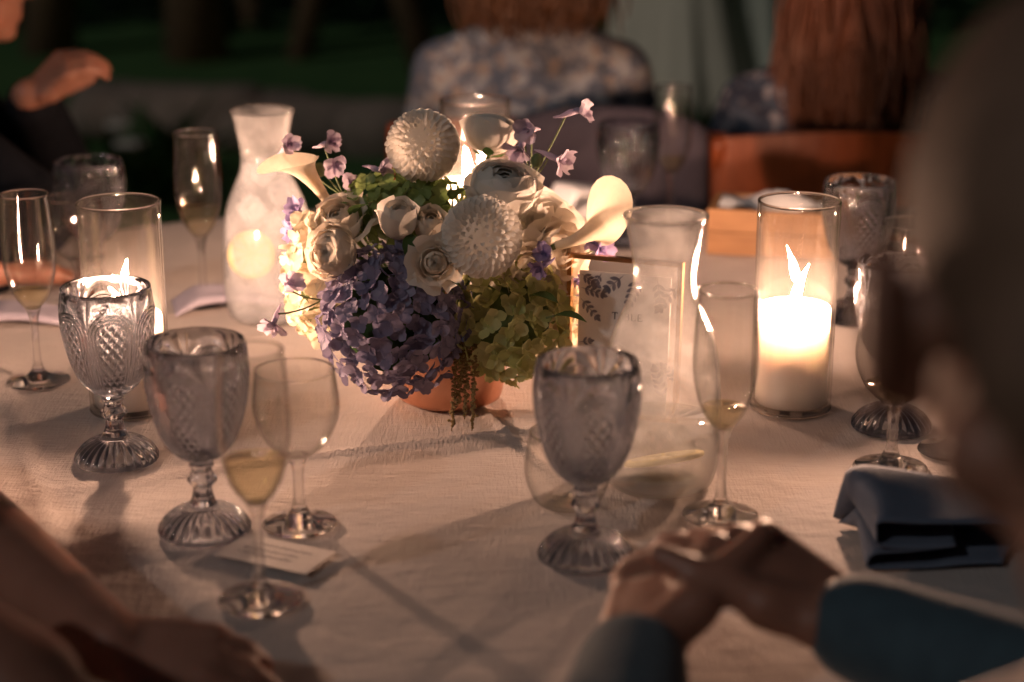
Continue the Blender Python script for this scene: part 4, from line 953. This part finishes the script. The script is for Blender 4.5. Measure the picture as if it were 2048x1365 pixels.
# --- man in a dark suit at the far left with a raised hand
b = MB(); HC3 = D(-80, -82, 2.62); f3 = Vector((.92, .38, -.10)); head(b, HC3, f3, k=1.02); nk = HC3 + Vector((-.055, -.03, -.155)); b.cap(HC3 + Vector((-.03, -.012, -.05)), .056, nk, .060)
sl = nk + Vector((-.05, .19, -.07)); sr = nk + Vector((.06, -.19, -.075)); ch = nk + Vector((-.02, 0, -.19)); pl = Vector((ch.x - .02, ch.y, .53)); torso(b, pl, ch, nk, sl, sr); legs(b, pl, (.9, -.35, 0))
w3 = D(62, 196, 2.62); el3 = sl + Vector((.20, .06, -.20)); b.limb([sl, el3, w3], [.052, .042, .029])
hand(b, w3, D(128, 132, 2.60) - w3, (-.25, -.60, .85), 1, (.62, .68, .72, .76), .03, (.9, .15, -.35), .88)
er3 = D(70, 430, 2.42); wr3 = D(-30, 540, 2.22); b.limb([sr, er3, wr3], [.052, .042, .029]); hand(b, wr3, Vector((.6, .5, -.15)), (0, 0, 1), -1, (.3, .3, .3, .3))
man3 = skinned(b, 'person', M['skin'], None, .0045, 4); tag(man3, 'man in a dark suit with one hand raised near his chin', 'person')
j = MB(); torso(j, pl, ch, nk + Vector((0, 0, -.03)), sl, sr, 1.14); j.limb([sl, el3, w3 + (el3 - w3).normalized() * .02], [.068, .056, .042]); j.limb([sr, er3, wr3 + (er3 - wr3).normalized() * .02], [.068, .058, .042]); legs(j, pl, (.9, -.35, 0), 1.12); skinned(j, 'suit_jacket', M['suit_dark'], man3, .008, 5)
j = MB(); j.cap(nk + Vector((0, 0, -.01)), .068, nk + Vector((.01, 0, .022)), .064); skinned(j, 'shirt_collar', M['shirt'], man3, .006, 3)
f_, u_, s_, B_ = basis(f3); h = MB(); h.ell(HC3 - f_ * .026 + u_ * .034, (.082, .094, .090), B_); skinned(h, 'hair', M['hair_grey'], man3, .008, 4)
for g in (-1, 1): MB().ell(HC3 + f_ * .077 - u_ * .002 + s_ * g * .032, (.012, .012, .012), None, 12, 8).build('eye', M['shirt'], man3)
chair('red brown chair carrying the dark suited man', Vector((pl.x, pl.y, 0)) + Vector((.02, -.02, 0)), atan2(-.9, -.35 * -1) + pi * .0 if False else -pi / 2 - .37 + .0)

# --- women with their backs to us at the next table
def locks(mb, top, n, length, spread, rr, r0=.010, wav=.012, back=.05):
    for k in range(n):
        a = rr.uniform(0, 2 * pi); q = sqrt(rr.random()); st = Vector(top) + Vector((cos(a) * spread[0] * q, sin(a) * spread[1] * q, rr.uniform(-.02, .02)))
        L = length * rr.uniform(.80, 1.06); ph = rr.uniform(0, 6); pts = []; dr = Vector((rr.gauss(0, .022), rr.gauss(0, .014), 0)); bl = rr.uniform(.65, 1.12)
        for i in range(9):
            u = i / 8; pts.append(st + dr * u * u + Vector((cos(a) * spread[2] * bl * sin(pi * min(1, u * .9)) + wav * sin(ph + u * 5) * u, sin(a) * spread[3] * bl * sin(pi * min(1, u * .8)) - back * u, -L * u)))
        mb.tube(pts, [r0 * (1 - .55 * (i / 8) ** 2) for i in range(9)], 6)
def back_woman(lab, x, y, zs, w, top_mat, hair_mat, hlen, fdir, sleeve=True, hw=.105):
    f, u, s, B = basis(fdir); base = Vector((x, y, 0)); nk = base + Vector((0, 0, zs + .035)); hc = nk + Vector((0, 0, .165)) + f * .035; b = MB(); head(b, hc, f + Vector((0, 0, -.1)), k=.96); b.cap(hc + Vector((0, 0, -.05)) - f * .02, .045, nk - Vector((0, 0, .02)), .050)
    l = base - s * w + Vector((0, 0, zs - .035)); r = base + s * w + Vector((0, 0, zs - .035)); ch = base + Vector((0, 0, zs - .14)) - f * .01; pl = base + Vector((0, 0, .53)) - f * .02
    torso(b, pl, ch, nk, l, r, .88, w * .80, .095); legs(b, pl, f, .95)
    el = l + f * .12 - s * .06 + Vector((0, 0, -.25)); er = r + f * .12 + s * .06 + Vector((0, 0, -.25)); wl = el + f * .22 + s * .06 + Vector((0, 0, .08)); wr = er + f * .22 - s * .06 + Vector((0, 0, .08))
    b.limb([l, el, wl], [.042, .036, .026]); b.limb([r, er, wr], [.042, .036, .026]); hand(b, wl, f + s * .2, (0, 0, 1), 1, k=.9); hand(b, wr, f - s * .2, (0, 0, 1), -1, k=.9)
    p = skinned(b, 'person', M['skin'], None, .0075, 5); tag(p, lab, 'person')
    j = MB(); torso(j, pl, ch, nk - Vector((0, 0, .005)), l, r, 1.02, w * .85, .105); j.limb([l, el, wl], [.060, .052, .040]); j.limb([r, er, wr], [.060, .052, .040]); legs(j, pl, f, 1.1); j.cap(nk, .060, nk + Vector((0, 0, .02)), .057); skinned(j, 'blouse', M[top_mat], p, .009, 5)
    h = MB(); rr = random.Random(int(x * 100 + 77)); h.ell(hc - f * .012 + Vector((0, 0, .035)), (hw * .86, hw * .98, .098), B, 20, 12); locks(h, hc - f * .03 + Vector((0, 0, .075)), 900, hlen, (hw * .70, hw * .76, hw * .48, hw * .42), rr, .0036, .016); h.build('hair', M[hair_mat], p); return p
dp = D(1062, 140, 3.2); back_woman('woman with a brown bob and grey blue floral shirt, back turned', dp.x, dp.y,   .905, .155, 'floral_grey', 'hair_brown', .215, (.06, 1, 0), hw=.118)
ep = D(1690, 200, 3.1); back_woman('woman with long red hair and navy floral blouse, back turned', ep.x, ep.y, .86, .160, 'floral_navy', 'hair_red', .37, (.08, 1, 0), hw=.100)
chair('red brown chair under the woman in the floral shirt', Vector((dp.x - .03, dp.y + .06, 0)), -.06)
chair('red brown chair under the long haired woman', Vector((ep.x - .06, ep.y + .05, 0)), .02)
# shawl over an empty chair
sp = P(1252, 236, .80); c3 = chair('red brown chair with a grey lilac shawl over its back', Vector((D(1250, 240, 2.95).x, D(1250, 240, 2.95).y + .26, 0)), -.10)
vs = []; fs = []; n = 22; m = 26
for j in range(m + 1):
    v = j / m * 2 - 1
    for i in range(n + 1):
        u = i / n * 2 - 1; fold = .010 * sin(u * 14 + 2 * v) * abs(v); a = v * 1.15
        yy = .030 * math.copysign(min(1, abs(v) * 6), v) + fold + .02 * v; zz = .86 - .015 * u * u - (.42 if v < 0 else .35) * max(0, abs(v) - .08) - .02 * (u ** 4)
        vs.append((u * .16 * (1 + .12 * abs(v)), -.292 - .30 * (zz - .80) * .6 + yy, zz))
for j in range(m):
    for i in range(n): fs.append((j * (n + 1) + i, j * (n + 1) + i + 1, (j + 1) * (n + 1) + i + 1, (j + 1) * (n + 1) + i))
o = obj('draped_shawl', mesh('draped_shawl', vs, fs, M['shawl']), None, c3.location.copy(), zrot(-.10)); md = o.modifiers.new('thickness', 'SOLIDIFY'); md.thickness = .006; tag(o, 'grey lilac shawl hanging over a chair back behind the dark goblet', 'shawl')

# --- standing guests in long pale clothes on the lawn
def standing(lab, x, y, mat, w, fdir, hem=.12, seed=1):
    f, u, s, B = basis(fdir); base = Vector((x, y, 0)); b = MB(); hc = base + Vector((0, 0, 1.58)); head(b, hc, f); nk = base + Vector((0, 0, 1.42)); b.cap(hc - Vector((0, 0, .05)), .045, nk, .05)
    l = base - s * .17 + Vector((0, 0, 1.37)); r = base + s * .17 + Vector((0, 0, 1.37)); ch = base + Vector((0, 0, 1.22)); pl = base + Vector((0, 0, .92)); torso(b, pl, ch, nk, l, r, .9, .13, .095)
    for g in (-1, 1): b.limb([pl + s * g * .08, base + s * g * .09 + Vector((0, 0, .5)), base + s * g * .09 + Vector((0, 0, .09))], [.08, .055, .038]); b.cap(base + s * g * .09 + Vector((0, 0, .04)), .036, base + s * g * .09 + f * .15 + Vector((0, 0, .035)), .03)
    for sh, g in ((l, -1), (r, 1)):
        e = sh + s * g * .06 + Vector((0, 0, -.28)); w_ = e + f * .10 - s * g * .02 + Vector((0, 0, -.22)); b.limb([sh, e, w_], [.042, .034, .025]); hand(b, w_, Vector((0, 0, -1)) + f * .2, s * g, g, k=.95)
    p = skinned(b, 'person', M['skin'], None, .010, 5); tag(p, lab, 'person'); rr = random.Random(seed); vs = []; fs = []; n = 96; prof = [(.155, 1.33), (.150, 1.20), (.128, 1.05), (.165, .92), (w * .62, .70), (w * .78, .45), (w * .92, .25), (w, hem)]
    pf = interp_profile(prof, .04)
    for r_, z in pf:
        k = max(0, (.95 - z) / .9)
        for i in range(n): a = 2 * pi * i / n; q = r_ * (1 + k * (.13 * sin(9 * a + 2 * sin(2 * a) + seed) + .06 * sin(17 * a + seed))); c = s * cos(a) * q + f * sin(a) * q * .72; vs.append((base.x + c.x, base.y + c.y, z))
    for j in range(len(pf) - 1):
        for i in range(n): fs.append((j * n + i, j * n + (i + 1) % n, (j + 1) * n + (i + 1) % n, (j + 1) * n + i))
    obj('long_dress', mesh('long_dress', vs, fs, M[mat]), p)
    hh = MB(); hh.ell(hc - f * .015 + Vector((0, 0, .03)), (.085, .098, .095), B); hh.cap(hc - f * .06, .07, nk - f * .07, .045); skinned(hh, 'hair', M['hair_brown'], p, .010, 4)
q = P(1338, 272, 0); standing('guest in a long cream dress standing on the lawn behind the floral shirt', q.x, q.y, 'dress_cream', .30, (.3, .9, 0), .10, 1)
q = P(1478, 258, 0); standing('guest in a long pale sage dress standing beside the cream dress', q.x, q.y, 'dress_sage', .24, (-.2, -1, 0), .10, 2)

fix_normals()
